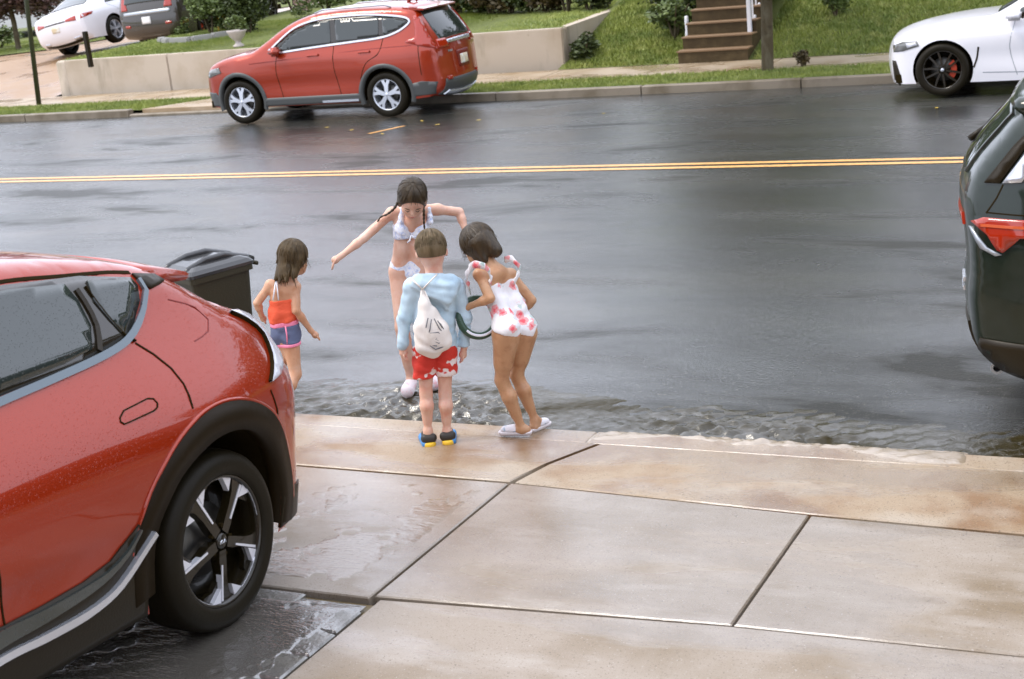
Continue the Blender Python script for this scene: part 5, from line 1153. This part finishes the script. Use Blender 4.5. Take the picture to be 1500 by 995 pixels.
skin1 = nmat('fair_skin', (.70, .42, .31), var=[((.66, .32, .23), 14, .48, .68), ((.74, .50, .40), 9, .52, .72), ((.66, .32, .23), 60, .60, .75)], **skin_f); skin2 = nmat('tan_skin', (.50, .27, .14), var=[((.40, .19, .09), 14, .48, .68), ((.58, .34, .20), 9, .52, .72), ((.40, .19, .09), 60, .60, .75)], **skin_f); skin3 = nmat('light_skin', (.68, .41, .30), var=[((.62, .31, .21), 14, .48, .68), ((.73, .49, .38), 9, .52, .72), ((.62, .31, .21), 60, .60, .75)], **skin_f); skin4 = nmat('warm_skin', (.60, .33, .20), var=[((.52, .25, .13), 14, .48, .68), ((.66, .41, .28), 9, .52, .72), ((.52, .25, .13), 60, .60, .75)], **skin_f)
hairb = nmat('brown_hair', (.085, .055, .022), rough=.42, spec=.35, var=[((.045, .028, .010), 40, .4, .65, (1, 1, .15))], bump=[(120, .5, (1, 1, .12))])
hairl = nmat('light_brown_hair', (.15, .105, .055), rough=.45, spec=.35, var=[((.08, .055, .022), 40, .4, .65, (1, 1, .15))], bump=[(120, .5, (1, 1, .12))])
haird = nmat('dark_wet_hair', (.030, .018, .006), rough=.32, spec=.5, var=[((.055, .035, .014), 40, .4, .65, (1, 1, .15))], bump=[(120, .5, (1, 1, .12))])
def pattern(name, base, spots, kind='noise', rough=.7, bump=None):
    """printed cloth: spots = [(colour, scale, threshold, offset)]"""
    m = bpy.data.materials.new(name); m.use_nodes = True; n = m.node_tree.nodes; L = m.node_tree.links; b = n['Principled BSDF']; b.inputs['Roughness'].default_value = rough
    tc = n.new('ShaderNodeTexCoord'); cur = None
    for col, sc, th, off in spots:
        mp = n.new('ShaderNodeMapping'); mp.inputs['Location'].default_value = (off, off*.7, off*1.3); L.new(tc.outputs['Object'], mp.inputs[0])
        if kind == 'blob':
            nz = n.new('ShaderNodeTexNoise'); nz.inputs['Scale'].default_value = sc*3.0; L.new(mp.outputs[0], nz.inputs['Vector'])
            mx0 = n.new('ShaderNodeMix'); mx0.data_type = 'VECTOR'; mx0.inputs[0].default_value = .035; L.new(mp.outputs[0], mx0.inputs[4]); L.new(nz.outputs['Color'], mx0.inputs[5])
            t = n.new('ShaderNodeTexVoronoi'); t.inputs['Scale'].default_value = sc; L.new(mx0.outputs[1], t.inputs['Vector']); o = t.outputs['Distance']
            mr = n.new('ShaderNodeMapRange'); mr.inputs[1].default_value = th+.03; mr.inputs[2].default_value = th-.03; L.new(o, mr.inputs[0])
        elif kind == 'wave':
            t = n.new('ShaderNodeTexWave'); t.inputs['Scale'].default_value = sc; t.inputs['Distortion'].default_value = 3; t.bands_direction = 'Z'; L.new(mp.outputs[0], t.inputs['Vector']); o = t.outputs['Fac']
            mr = n.new('ShaderNodeMapRange'); mr.inputs[1].default_value = th-.1; mr.inputs[2].default_value = th+.1; L.new(o, mr.inputs[0])
        else:
            t = n.new('ShaderNodeTexNoise'); t.inputs['Scale'].default_value = sc; t.inputs['Detail'].default_value = 1.5; L.new(mp.outputs[0], t.inputs['Vector']); o = t.outputs['Fac']
            mr = n.new('ShaderNodeMapRange'); mr.inputs[1].default_value = th-.015; mr.inputs[2].default_value = th+.015; L.new(o, mr.inputs[0])
        mx = n.new('ShaderNodeMix'); mx.data_type = 'RGBA'; L.new(mr.outputs[0], mx.inputs[0])
        if cur is None: mx.inputs[6].default_value = (*base, 1)
        else: L.new(cur, mx.inputs[6])
        mx.inputs[7].default_value = (*col, 1); cur = mx.outputs[2]
    L.new(cur, b.inputs['Base Color'])
    t = n.new('ShaderNodeTexNoise'); t.inputs['Scale'].default_value = bump or 30; L.new(tc.outputs['Object'], t.inputs['Vector']); bp = n.new('ShaderNodeBump'); bp.inputs['Strength'].default_value = .35; bp.inputs['Distance'].default_value = .01
    L.new(t.outputs['Fac'], bp.inputs['Height']); L.new(bp.outputs[0], b.inputs['Normal']); return m
hoodm = nmat('pale_blue_cotton', (.50, .64, .72), rough=.8, var=[((.40, .54, .64), 9, .45, .65)], bump=[(16, .55, (1, 1, .5)), (200, .1)])
shortm = pattern('red_print', (.62, .035, .02), [((.80, .68, .64), 17, .57, .3)], 'noise')
bikm = pattern('white_blue_print', (.78, .80, .86), [((.50, .58, .78), 45, .58, .2), ((.62, .68, .84), 80, .60, .9)], 'noise')
florm = pattern('white_floral', (.80, .78, .79), [((.82, .34, .34), 15, .36, .2), ((.50, .62, .58), 17, .24, 4.1), ((.80, .10, .13), 15, .20, .2), ((.85, .6, .6), 60, .16, 2.2)], 'blob')
orangem = nmat('orange_red_knit', (.80, .11, .045), rough=.75, bump=[(22, .6, (1, 1, 2.5))])
navym = nmat('navy_cloth', (.10, .12, .20), rough=.75, bump=[(30, .4)]); pinkt = nmat('pink_trim', (.85, .25, .38), rough=.7)
canvasm = nmat('cream_canvas', (.78, .72, .66), rough=.8, var=[((.66, .58, .50), 8, .5, .7)], bump=[(18, .6, (1, 1, .4))])
inkm = nmat('grey_print', (.16, .16, .17), rough=.8); rubw = nmat('pale_clog', (.74, .68, .68), rough=.5); sandb = nmat('sandal_black', (.03, .025, .02), rough=.5); sandy = nmat('sandal_yellow', (.80, .50, .04), rough=.45); sandbl = nmat('sandal_blue', (.05, .22, .50), rough=.45); sandr = nmat('sandal_red', (.75, .12, .07), rough=.45)
Z3 = np.array([0, 0, 1.])

# --- boy with the drawstring bag, seen from behind
J, root, f0, v, sd_ = person('small boy seen from behind in pale blue hoodie and red shorts, white bag on back', 640, 650, .012)
R0 = rotm(sd_, v+Z3*-.35)
B = Sdf(); hc = J(632, 368, .0); T = head(B, hc, R0, 1.05)
nk = J(636, 398, -.01); B.c(hc-Z3*.03-v*.012, nk-Z3*.02, .040, .038, .025)
shL, shR = J(604, 420, 0), J(668, 420, 0); ch = J(636, 428, 0); B.c(shL, shR, .040, .040, .03); B.c(nk, ch, .040, .060, .03)
for dx in (-13, 13): B.c(J(636+dx, 430), J(636+dx*.8, 470), .055, .052, .03); B.c(J(636+dx*.8, 465), J(638+dx, 510), .052, .060, .03)
armsj = [(shL, J(592, 466, .0), J(590, 506, -.02), J(591, 517, -.01)), (shR, J(681, 464, 0), J(680, 508, -.01), J(678, 520, .0))]
for q_ in armsj: arm(B, *q_)
legs = [(J(623, 515), J(624, 575, .0), J(627, 632, -.01)), (J(651, 515), J(652, 575, .0), J(655, 632, -.01))]
for h_, k_, a_ in legs: leg(B, h_, k_, a_, .88, -v); 
toes = []
for h_, k_, a_ in legs:
    t_ = a_+v*.085+sd_*(.006 if a_ is legs[1][2] else -.012); t_[2] = .045; foot(B, a_, t_, .95); toes.append(t_)
def ex(g):
    fingers(g, f0, armsj[0][3], -Z3+sd_*.1, v, sd_, thumb=-1); fingers(g, f0, armsj[1][3], -Z3-sd_*.15, v, -sd_, thumb=-1)
pbuild(B, 'body', skin1, root, f0, extra=ex)
H = Sdf(); hair_shell(H, T, R0, 1.05, th=.010); H.cut(T(0, -.09, -.045), R0@np.array([0, .25, -1.])); H.cut(T(0, .075, .0), R0@np.array([0, 1, -.35]))
pbuild(H, 'hair', hairl, root, f0, .005); strands(root, f0, T, 1.05, hairl, 260, 1, cover=1.62, front=.45)
K = Sdf(); K.c(shL-Z3*.004, shR-Z3*.004, .052, .052, .03); K.c(nk-Z3*.035, ch, .052, .075, .03)
for dx in (-14, 14): K.c(J(636+dx, 430), J(636+dx*.9, 470), .063, .060, .03); K.c(J(636+dx*.9, 465), J(637+dx*1.15, 505), .060, .066, .03)
for s0, e0_, w0, p0 in armsj: K.c(s0, e0_, .045, .037, .02); K.c(e0_, e0_+(w0-e0_)*.97, .037, .028, .02); K.c(e0_+(w0-e0_)*.85, e0_+(w0-e0_)*1.0, .031, .031, .008)
K.cut(J(636, 512), -Z3*1.0)
# fallen hood: folded bag of cloth hanging behind the neck
for a_, b_, r1, r2 in ((J(612, 408, -.05), J(662, 408, -.05), .026, .026), (J(608, 416, -.06), J(645, 436, -.085), .026, .026), (J(668, 414, -.06), J(658, 440, -.085), .026, .022), (J(618, 414, -.075), J(664, 420, -.08), .024, .024), (J(630, 428, -.085), J(662, 430, -.085), .022, .024), (J(652, 440, -.085), J(655, 452, -.075), .026, .012)): K.c(a_, b_, r1, r2, .022)
pbuild(K, 'hoodie', hoodm, root, f0, .006)
K = Sdf()
for (h_, k_, a_), dx in zip(legs, (-4, 4)): K.c(h_+Z3*.02, h_+(k_-h_)*.35+sd_*dx*.002, .072, .064, .02); K.c(h_+(k_-h_)*.3, h_+(k_-h_)*.70+sd_*dx*.0045, .062, .060, .006)
K.cut(J(623, 552)+Z3*0, -Z3); K.cut(J(636, 498), Z3)
pbuild(K, 'shorts', shortm, root, f0, .006)
for (h_, k_, a_), t_ in zip(legs, toes):
    he = a_-v*.03; he[2] = .03; tt = t_+v*.015; tt[2] = .03; so = Sdf(); so.c(he-Z3*.004, tt-Z3*.004, .036, .040, .01); so.cut(he*[1, 1, 0]+Z3*.044, Z3); so.cut(he*[1, 1, 0]+Z3*.016, -Z3)
    pbuild(so, 'sandal_sole', sandy, root, f0, .005)
    so = Sdf(); outd = -sd_ if a_ is legs[0][2] else sd_; so.c(he+outd*.020, tt+outd*.022, .024, .026, .01); so.cut(he*[1, 1, 0]+Z3*.050, Z3); so.cut(he*[1, 1, 0]+Z3*.014, -Z3); so.cut(he+outd*.018, -outd)
    pbuild(so, 'sandal_side', sandbl, root, f0, .005)
    st_ = Sdf(); st_.c(a_*[1, 1, 0]+Z3*.062-v*.020-sd_*.020, a_*[1, 1, 0]+Z3*.062-v*.020+sd_*.020, .026, .026, .01); st_.c(a_*[1, 1, 0]+Z3*.050-v*.03-sd_*.018, a_*[1, 1, 0]+Z3*.050-v*.03+sd_*.018, .018, .018, .01); st_.c(a_*[1, 1, 0]+Z3*.058, t_*[1, 1, 0]+Z3*.055-v*.02, .027, .030, .01); st_.cut(a_*[1, 1, 0]+Z3*.038, -Z3)
    pbuild(st_, 'sandal_strap', sandb, root, f0, .005)
    G().box(tuple(a_*[1, 1, 0]+Z3*.06-f0-outd*-.026-np.array([.008, .008, .012])), tuple(a_*[1, 1, 0]+Z3*.06-f0-outd*-.026+np.array([.008, .008, .012])), .004).build('sandal_tab', sandr, root)
# drawstring bag on his back
bo = J(633, 490, -.12); bg = empty('drawstring_bag', bo, 'cream drawstring bag with grey drawing hanging on the back of the boy in the hoodie', 'bag')
K = Sdf()
for a_, b_, r1, r2 in ((J(619, 424, -.085), J(622, 445, -.10), .012, .026), (J(622, 445, -.10), J(623, 475, -.115), .026, .052), (J(634, 455, -.105), J(640, 475, -.115), .020, .045), (J(620, 480, -.115), J(622, 505, -.115), .052, .055), (J(645, 485, -.115), J(648, 500, -.115), .050, .055), (J(630, 490, -.12), J(634, 512, -.115), .060, .050)): K.c(a_, b_, r1, r2, .03)
pbuild(K, 'sack', canvasm, bg, bo, .006)
g = G()
for a_, b_ in (((619, 424), (604, 410)), ((619, 424), (640, 402)), ((618, 426), (612, 505)), ((622, 426), (655, 500))):
    g.tube([J(*a_, -.10)-bo, (J(*a_, -.11)+J(*b_, -.11))/2-bo, J(*b_, -.07)-bo], .004, n=6)
g.build('drawstring', canvasm, bg, True)
g = G(); dr = [[(616, 500), (622, 497), (630, 500), (638, 497), (646, 501)], [(622, 486), (618, 496)], [(645, 474), (652, 486), (655, 494)], [(627, 466), (624, 480), (618, 492), (616, 502), (628, 505), (640, 507)], [(632, 468), (630, 482), (627, 492)], [(636, 467), (643, 480), (650, 490), (656, 499)], [(641, 470), (648, 480)], [(620, 494), (630, 488), (642, 487), (650, 494), (654, 502)], [(628, 505), (638, 512), (650, 508)], [(640, 495), (636, 500), (643, 503), (648, 499)], [(626, 495), (629, 498)]]
for L in dr: g.tube([J(x, y, -.176+.00006*(x-634)**2) - bo for x, y in L], .0034, n=5)
g.build('printed_drawing', inkm, bg, True)

# --- girl bending forward in the floral swimsuit (seen from behind, turned left)
J, root, f0, v, sd_ = person('bending girl in white swimsuit with pink flowers, right-hand child of the group', 768, 640, .004)
R1 = rotm(v*.95+sd_*.30, -sd_*.80+v*.30-Z3*.65)
B = Sdf(); hc = J(700, 360, .16); R1 = rotm(sd_*.55+v*.75+Z3*.0, -sd_*.72+v*.52-Z3*.62); T = head(B, hc, R1, 1.08)
nk = J(716, 388, .10); B.c(hc-Z3*.01+sd_*.02, nk, .040, .036, .03)
shN, shF = J(702, 402, .02), J(748, 402, .14); up = J(727, 400, .09); B.c(shN, shF, .034, .034, .03); B.c(nk, up, .036, .055, .03)
mid = J(741, 450, .05); hipc = J(754, 478, .02)
for dx, do in ((-11, -.05), (13, .05)): B.c(J(727+dx, 412, .09+do*.6), J(742+dx, 450, .05+do*.5), .050, .045, .03); B.c(J(742+dx, 448, .05+do*.5), J(753+dx, 480, .0+do), .046, .064, .03)
hpN, knN, anN = J(741, 490, -.03), J(735, 557, .0), J(765, 629, .0); hpF, knF, anF = J(769, 488, .05), J(757, 550, .09), J(784, 616, .08)
leg(B, hpN, knN, anN, 1.0, sd_*.4-v); leg(B, hpF, knF, anF, .96, sd_*.4-v); B.c(hpN, hpN+(knN-hpN)*.6, .068, .050, .03); B.c(hpF, hpF+(knF-hpF)*.6, .064, .046, .03); B.c(hpN, hpN-Z3*.02, .070, .066, .03)
tN = anN-sd_*.095+v*.03; tN[2] = .045; foot(B, anN, tN, .95); tF = anF+sd_*.055+v*.05; tF[2] = .03; foot(B, anF, tF, .95)
a1 = (shN, J(718, 437, -.05), J(690, 448, .00), J(681, 452, .02)); a2 = (shF, J(779, 440, .12), J(768, 456, .16), J(763, 460, .18)); arm(B, *a1, 1.0); arm(B, *a2, .95)
def ex(g): fingers(g, f0, a1[3], -sd_-Z3*.3+v*.1, Z3, v, thumb=-1); fingers(g, f0, a2[3], -sd_-Z3*.4, v, -Z3, thumb=1)
pbuild(B, 'body', skin2, root, f0, extra=ex)
H = Sdf(); hair_shell(H, T, R1, 1.08, th=.013)
for a_, b_, r1, r2 in (((-.02, -.06, .0), (-.01, -.075, -.07), .055, .040), ((.045, -.04, .0), (.05, -.03, -.085), .040, .022), ((-.05, -.035, 0), (-.055, -.03, -.09), .040, .020), ((0, -.07, -.03), (.0, -.085, -.085), .045, .03), ((-.062, .0, -.02), (-.066, .008, -.10), .020, .012), ((.062, .0, -.02), (.066, .01, -.09), .022, .012)): H.c(T(*a_), T(*b_), r1, r2, .02)
H.cut(T(0, .062, .02), R1@np.array([0, 1, -.5]))
pbuild(H, 'hair', haird, root, f0, .0055); face(root, f0, T, 1.08); strands(root, f0, T, 1.08, haird, 200, 2, drop=.05, cover=1.7, front=.2)
K = Sdf()
for dx, do in ((-11, -.05), (13, .05)): K.c(J(727+dx, 414, .09+do*.6), J(742+dx, 450, .05+do*.5), .056, .051, .03); K.c(J(742+dx, 448, .05+do*.5), J(753+dx, 482, .0+do), .052, .072, .03)
K.c(hpN+Z3*.02, hpN-Z3*.005, .074, .070, .03); K.c(hpF+Z3*.02, hpF-Z3*.005, .072, .068, .03)
n_ = J(754, 478)-J(727, 405); K.cut(J(728, 412, .06), -n_); K.cut(J(735, 487, -.06), -Z3*1.0-sd_*.35); K.cut(J(783, 489, .0), -Z3*.55+sd_*.85-v*.0)
K.cut(J(757, 501, 0), -Z3)
pbuild(K, 'swimsuit', florm, root, f0, .006)
# ruffled straps round the shoulders
def ruffle(pts, w, n=40, amp=.010, up=Z3):
    P = smooth_line(pts, .01); g = G(); v_ = []
    for i, p in enumerate(P):
        t = P[min(i+1, len(P)-1)]-P[max(i-1, 0)]; t = t/np.linalg.norm(t); o = np.cross(t, up); o /= np.linalg.norm(o); a = amp*math.sin(i*1.1)
        for q_ in (0, .5, 1): v_.append(p+up*(w*q_)+o*a*q_-f0); 
    g.add(v_, [(i*3+j, i*3+j+1, (i+1)*3+j+1, (i+1)*3+j) for i in range(len(P)-1) for j in (0, 1)]); o = g.build('shoulder_ruffle', florm, root, True); m = o.modifiers.new('t', 'SOLIDIFY'); m.thickness = .004; return o
ruffle([J(690, 432, .04), J(684, 412, -.02), J(693, 394, -.06), J(711, 396, -.06), J(719, 412, -.03), J(718, 424, .0)], .040)
ruffle([J(740, 385, .10), J(750, 384, .08), J(762, 398, .07), J(757, 412, .06), J(752, 420, .04)], .036)
for an_, t_, z0 in ((anN, tN, .012), (anF, tF, .0)):
    so = Sdf(); he = an_-(t_-an_)*.3; he[2] = z0+.026; tt = t_+(t_-an_)*.12; tt[2] = z0+.026; so.c(he, tt, .027, .031, .01); so.cut(np.array([0, 0, z0+.030]), Z3); so.cut(np.array([0, 0, z0+.004]), -Z3); pbuild(so, 'clog_sole', rubw, root, f0, .005)
    so = Sdf(); a_ = an_+(t_-an_)*.45; a_[2] = z0+.045; so.c(a_-Z3*.008, t_*[1, 1, 0]+Z3*(z0+.030), .031, .028, .01); so.cut(np.array([0, 0, z0+.03]), -Z3); pbuild(so, 'clog_upper', nmat('clog_print', (.74, .70, .72), rough=.5, var=[((.35, .45, .55), 45, .55, .65)]), root, f0, .005)
# ring held between the children
rc = J(700, 465, .03); rg = empty('toy_ring', rc, 'dark green ring with a white stripe held by the bending girl', 'toy ring')
nrm = (-v+sd_*.35+Z3*.45); nrm /= np.linalg.norm(nrm); e1_ = np.cross(nrm, Z3); e1_ /= np.linalg.norm(e1_); e2_ = np.cross(nrm, e1_)
darkg = nmat('dark_green_rubber', (.035, .075, .045), rough=.3)
g = G(); n = 40; g.tube([e1_*.104*math.cos(2*PI*i/n)+e2_*.104*math.sin(2*PI*i/n) for i in range(n+1)], .021, n=10, caps=False); g.build('ring', darkg, rg, True)
g = G(); g.tube([nrm*.015-e2_*.0+e1_*.105*math.cos(2*PI*i/n)+e2_*.105*math.sin(2*PI*i/n) for i in range(4, 19)], .0085, n=8, caps=False); g.build('white_stripe', whitem, rg, True)

# --- taller girl in a bikini, facing the camera and looking down
J, root, f0, v, sd_ = person('tallest girl in pale bikini with two braids, looking down, standing in gutter water', 606, 576, -.03)
R2 = rotm(-sd_*1.0+Z3*.12, -v*.72-Z3*.69+sd_*.05)
B = Sdf(); hc = J(604, 291, -.13); T = head(B, hc, R2, 1.10); nk = J(607, 318, -.05); B.c(hc+v*.02-Z3*.02, nk, .040, .038, .03)
shL, shR = J(574, 312, .0), J(641, 307, .0); B.c(shL, shR, .036, .036, .03); B.c(nk, J(605, 328, .0), .040, .060, .03)
for dx in (-14, 14): B.c(J(603+dx, 328, 0), J(601+dx*.85, 365, .02), .054, .046, .03); B.c(J(601+dx*.85, 362, .02), J(599+dx, 395, .04), .046, .062, .03)
hpA, knA, anA = J(586, 402, .05), J(589, 480, -.06), J(602, 556, -.02); hpB, knB, anB = J(614, 402, .05), J(622, 478, -.02), J(632, 552, .06)
leg(B, hpA, knA, anA, 1.12, v); leg(B, hpB, knB, anB, 1.10, v)
tA = anA-v*.09-sd_*.03; tA[2] = .03; foot(B, anA, tA, 1.0); tB = anB-v*.09+sd_*.01; tB[2] = .03; foot(B, anB, tB, 1.0)
a1 = (shL, J(533, 349, -.04), J(500, 375, -.10), J(491, 381, -.12)); a2 = (shR, J(673, 311, .06), J(683, 341, .0), J(684, 352, -.03)); arm(B, *a1, 1.05); arm(B, *a2, 1.05)
def ex(g): fingers(g, f0, a1[3], -sd_*.55-Z3*.8-v*.1, -v, -Z3, L=.048, thumb=-1); fingers(g, f0, a2[3], -Z3, -v, sd_, L=.048, thumb=-1)
pbuild(B, 'body', skin3, root, f0, extra=ex); face(root, f0, T, 1.10)
H = Sdf(); hair_shell(H, T, R2, 1.10, th=.012)
H.c(T(-.055, -.0, -.01), T(-.066, .0, -.055), .028, .016, .02); H.c(T(.055, .0, -.01), T(.066, .0, -.055), .028, .016, .02); H.cut(T(0, .060, .035), R2@np.array([0, 1, -.42]))
pbuild(H, 'hair', haird, root, f0, .0055); strands(root, f0, T, 1.10, haird, 200, 3, cover=1.45, front=.75)
def braid(pts, r):
    P = smooth_line(pts, .006); g = G(); g.tube([p-f0 for p in P], [max(.002, r*(1-.45*i/len(P)))*(1+.22*math.sin(i*1.35)) for i in range(len(P))], n=8); g.build('braid', haird, root, True)
braid([J(583, 296, -.11), J(577, 306, -.11), J(567, 314, -.08), J(558, 318, -.06), J(553, 325, -.05)], .009)
braid([J(620, 300, -.13), J(621, 312, -.14), J(621, 325, -.11), J(622, 337, -.09)], .009)
K = Sdf()
for dx in (-14, 14): K.c(J(603+dx, 332, -.004), J(602+dx*.9, 343, -.004), .058, .058, .02); K.e(J(602+dx, 338, -.045), (.034, .026, .028), k=.02)
K.cut(J(602, 349), -Z3-v*.1); K.e(J(605, 316, -.04), (.052, .08, .060), k=.01, sub=True); K.e(J(576, 318, 0), (.03, .08, .045), k=.01, sub=True); K.e(J(640, 316, 0), (.03, .08, .045), k=.01, sub=True)
for dx, x0 in ((-14, 587), (16, 630)): K.c(J(x0, 325, -.045), J(x0+(2 if dx < 0 else -1), 306, -.02), .020, .014, .01); K.c(J(x0+(2 if dx < 0 else -1), 306, -.02), J(x0, 316, .05), .014, .014, .01)
pbuild(K, 'bikini_top', bikm, root, f0, .0055)
g = G()
for x, y in ((597, 356), (609, 351)): g.tube([J(602, 345, -.085)-f0, J((602+x)/2+1, y-4, -.088)-f0, J(x, y, -.085)-f0], [.003, .006, .005], n=6)
g.build('bow_ties', bikm, root, True)
K = Sdf()
for dx in (-14, 14): K.c(J(599+dx*.9, 386, .04), J(599+dx, 398, .04), .062, .066, .03)
K.c(J(600, 402, .04), J(600, 410, .04), .052, .050, .03); K.cut(J(600, 382, 0), Z3*1.0); K.e(J(574, 424, .0), (.056, .16, .056), k=.01, sub=True); K.e(J(628, 424, .0), (.056, .16, .056), k=.01, sub=True)
pbuild(K, 'bikini_bottom', bikm, root, f0, .0055)
for an_, t_ in ((anA, tA), (anB, tB)):
    so = Sdf(); so.c(an_-Z3*.015, t_*[1, 1, 0]+Z3*.035, .034, .038, .02); so.c(an_-v*-.02-Z3*.035, t_*[1, 1, 0]+Z3*.02, .034, .040, .02); so.cut(np.array([0, 0, -.035]), -Z3); pbuild(so, 'clog', nmat('pink_white_clog', (.80, .70, .72), rough=.5, var=[((.80, .45, .48), 30, .55, .65)]), root, f0, .0055)

# --- small girl at the left in the orange top
J, root, f0, v, sd_ = person('little girl in orange top and navy shorts behind the near red car', 418, 604, .012)
R3_ = rotm(sd_*.62-v*.78, sd_*.75+v*.55-Z3*.30)
B = Sdf(); hc = J(431, 378, .05); T = head(B, hc, R3_, 1.02); nk = J(425, 408, .03); B.c(hc-Z3*.02, nk, .036, .032, .025)
shL, shR = J(396, 417, .03), J(433, 420, .0); B.c(shL, shR, .030, .030, .03); B.c(nk, J(416, 425, .02), .034, .046, .03)
for dx in (-9, 8): B.c(J(415+dx, 428, .02), J(414+dx*.9, 462, .02), .044, .041, .03); B.c(J(414+dx*.9, 460, .02), J(419+dx, 492, .02), .042, .052, .03)
hpA, knA, anA = J(413, 498, .03), J(410, 548, .08), J(400, 596, .02); hpB, knB, anB = J(425, 498, .0), J(433, 548, -.02), J(408, 594, -.08)
leg(B, hpA, knA, anA, .88, -v); leg(B, hpB, knB, anB, .92, -v)
for an_ in (anA, anB):
    t_ = an_+sd_*.06+v*.03; t_[2] = .03; foot(B, an_, t_, .85)
a1 = (shL, J(377, 444, .03), J(383, 462, .08), J(386, 467, .1)); a2 = (shR, J(434, 455, -.03), J(455, 484, .02), J(462, 491, .03)); arm(B, *a1, .92); arm(B, *a2, .95)
def ex(g): fingers(g, f0, a2[3], sd_*.6-Z3*.6, v, -Z3, L=.032, thumb=1); fingers(g, f0, a1[3], sd_*.3-Z3, v, v, L=.036)
pbuild(B, 'body', skin4, root, f0, extra=ex); face(root, f0, T, 1.02)
H = Sdf(); hair_shell(H, T, R3_, 1.02, th=.013)
for a_, b_, r1, r2 in (((0, -.05, .0), (.0, -.075, -.10), .055, .034), ((.05, -.02, 0), (.06, -.04, -.10), .038, .022), ((-.05, -.02, 0), (-.058, -.03, -.11), .038, .022), ((-.02, -.075, -.06), (-.03, -.10, -.135), .03, .012), ((.03, -.07, -.06), (.045, -.085, -.14), .028, .010), ((-.05, -.05, -.08), (-.07, -.06, -.15), .020, .008), ((.0, -.08, -.08), (.01, -.105, -.15), .022, .008), ((-.06, .0, -.02), (-.068, .005, -.09), .022, .012)): H.c(T(*a_), T(*b_), r1, r2, .016)
H.cut(T(0, .060, .03), R3_@np.array([0, 1, -.42]))
pbuild(H, 'hair', hairb, root, f0, .0055); strands(root, f0, T, 1.02, hairb, 220, 4, drop=.09, rad=.0028, cover=1.7, front=.2)
g = G(); R9 = random.Random(3)
for i in range(26):
    a = R9.uniform(-1.2, 1.2)+PI; p0 = T(.075*math.sin(a), .07*math.cos(a)-.02, -.04); p1 = T(.085*math.sin(a), .085*math.cos(a)-.02, -.11); p2 = p1+np.array([R9.uniform(-.02, .02), R9.uniform(-.02, .02), -R9.uniform(.03, .07)]); g.tube([p0-f0, p1-f0, p2-f0], [.006, .005, .001], n=5)
g.build('hair_strands', hairb, root, True)
K = Sdf()
for dx in (-9, 8): K.c(J(415+dx, 440, .02), J(414+dx*.9, 462, .02), .050, .048, .03); K.c(J(414+dx*.9, 460, .02), J(419+dx, 485, .02), .049, .055, .03)
K.cut(J(414, 439, 0), Z3*1.0); K.cut(J(414, 473, 0), -Z3); pbuild(K, 'top', orangem, root, f0, .0055)
K = Sdf()
for dx in (-9, 8): K.c(J(416+dx*.9, 462, .02), J(419+dx, 492, .02), .051, .058, .03)
K.cut(J(414, 471, 0), Z3*1.0); K.cut(J(418, 478, 0), -Z3); pbuild(K, 'waistband', pinkt, root, f0, .0055)
K = Sdf()
for dx in (-9, 8): K.c(J(418+dx*.9, 470, .02), J(419+dx, 492, .02), .053, .060, .03)
K.c(hpA, hpA+(knA-hpA)*.4, .060, .055, .02); K.c(hpB, hpB+(knB-hpB)*.4, .062, .056, .02); K.cut(J(418, 477, 0), Z3); K.cut(J(418, 503, 0), -Z3); pbuild(K, 'shorts', navym, root, f0, .0055)
K = Sdf(); K.c(hpA, hpA+(knA-hpA)*.4, .063, .058, .02); K.c(hpB, hpB+(knB-hpB)*.4, .065, .059, .02); K.cut(J(418, 502, 0), Z3); K.cut(J(418, 507, 0), -Z3); pbuild(K, 'hem', pinkt, root, f0, .0055)
g = G(); g.tube([J(418, 478, -.05)-f0, J(420, 490, -.055)-f0, J(421, 504, -.055)-f0], .005, n=6); g.build('side_stripe', pinkt, root, True)
g = G()
for a_, b_ in (((404, 411), (400, 440)), ((405, 411), (408, 440))): g.tube([J(a_[0], a_[1], -.01)-f0, J((a_[0]+b_[0])/2, (a_[1]+b_[1])/2, -.04)-f0, J(*b_, -.045)-f0], .0045, n=6)
g.build('straps', whitem, root, True)

# ------------------------------------------------------------------ the whole street lies on the hill
for o in list(COL.objects):
    if o.parent is None and o.type not in ('CAMERA', 'LIGHT'):
        o.matrix_world = TILT @ o.matrix_basis
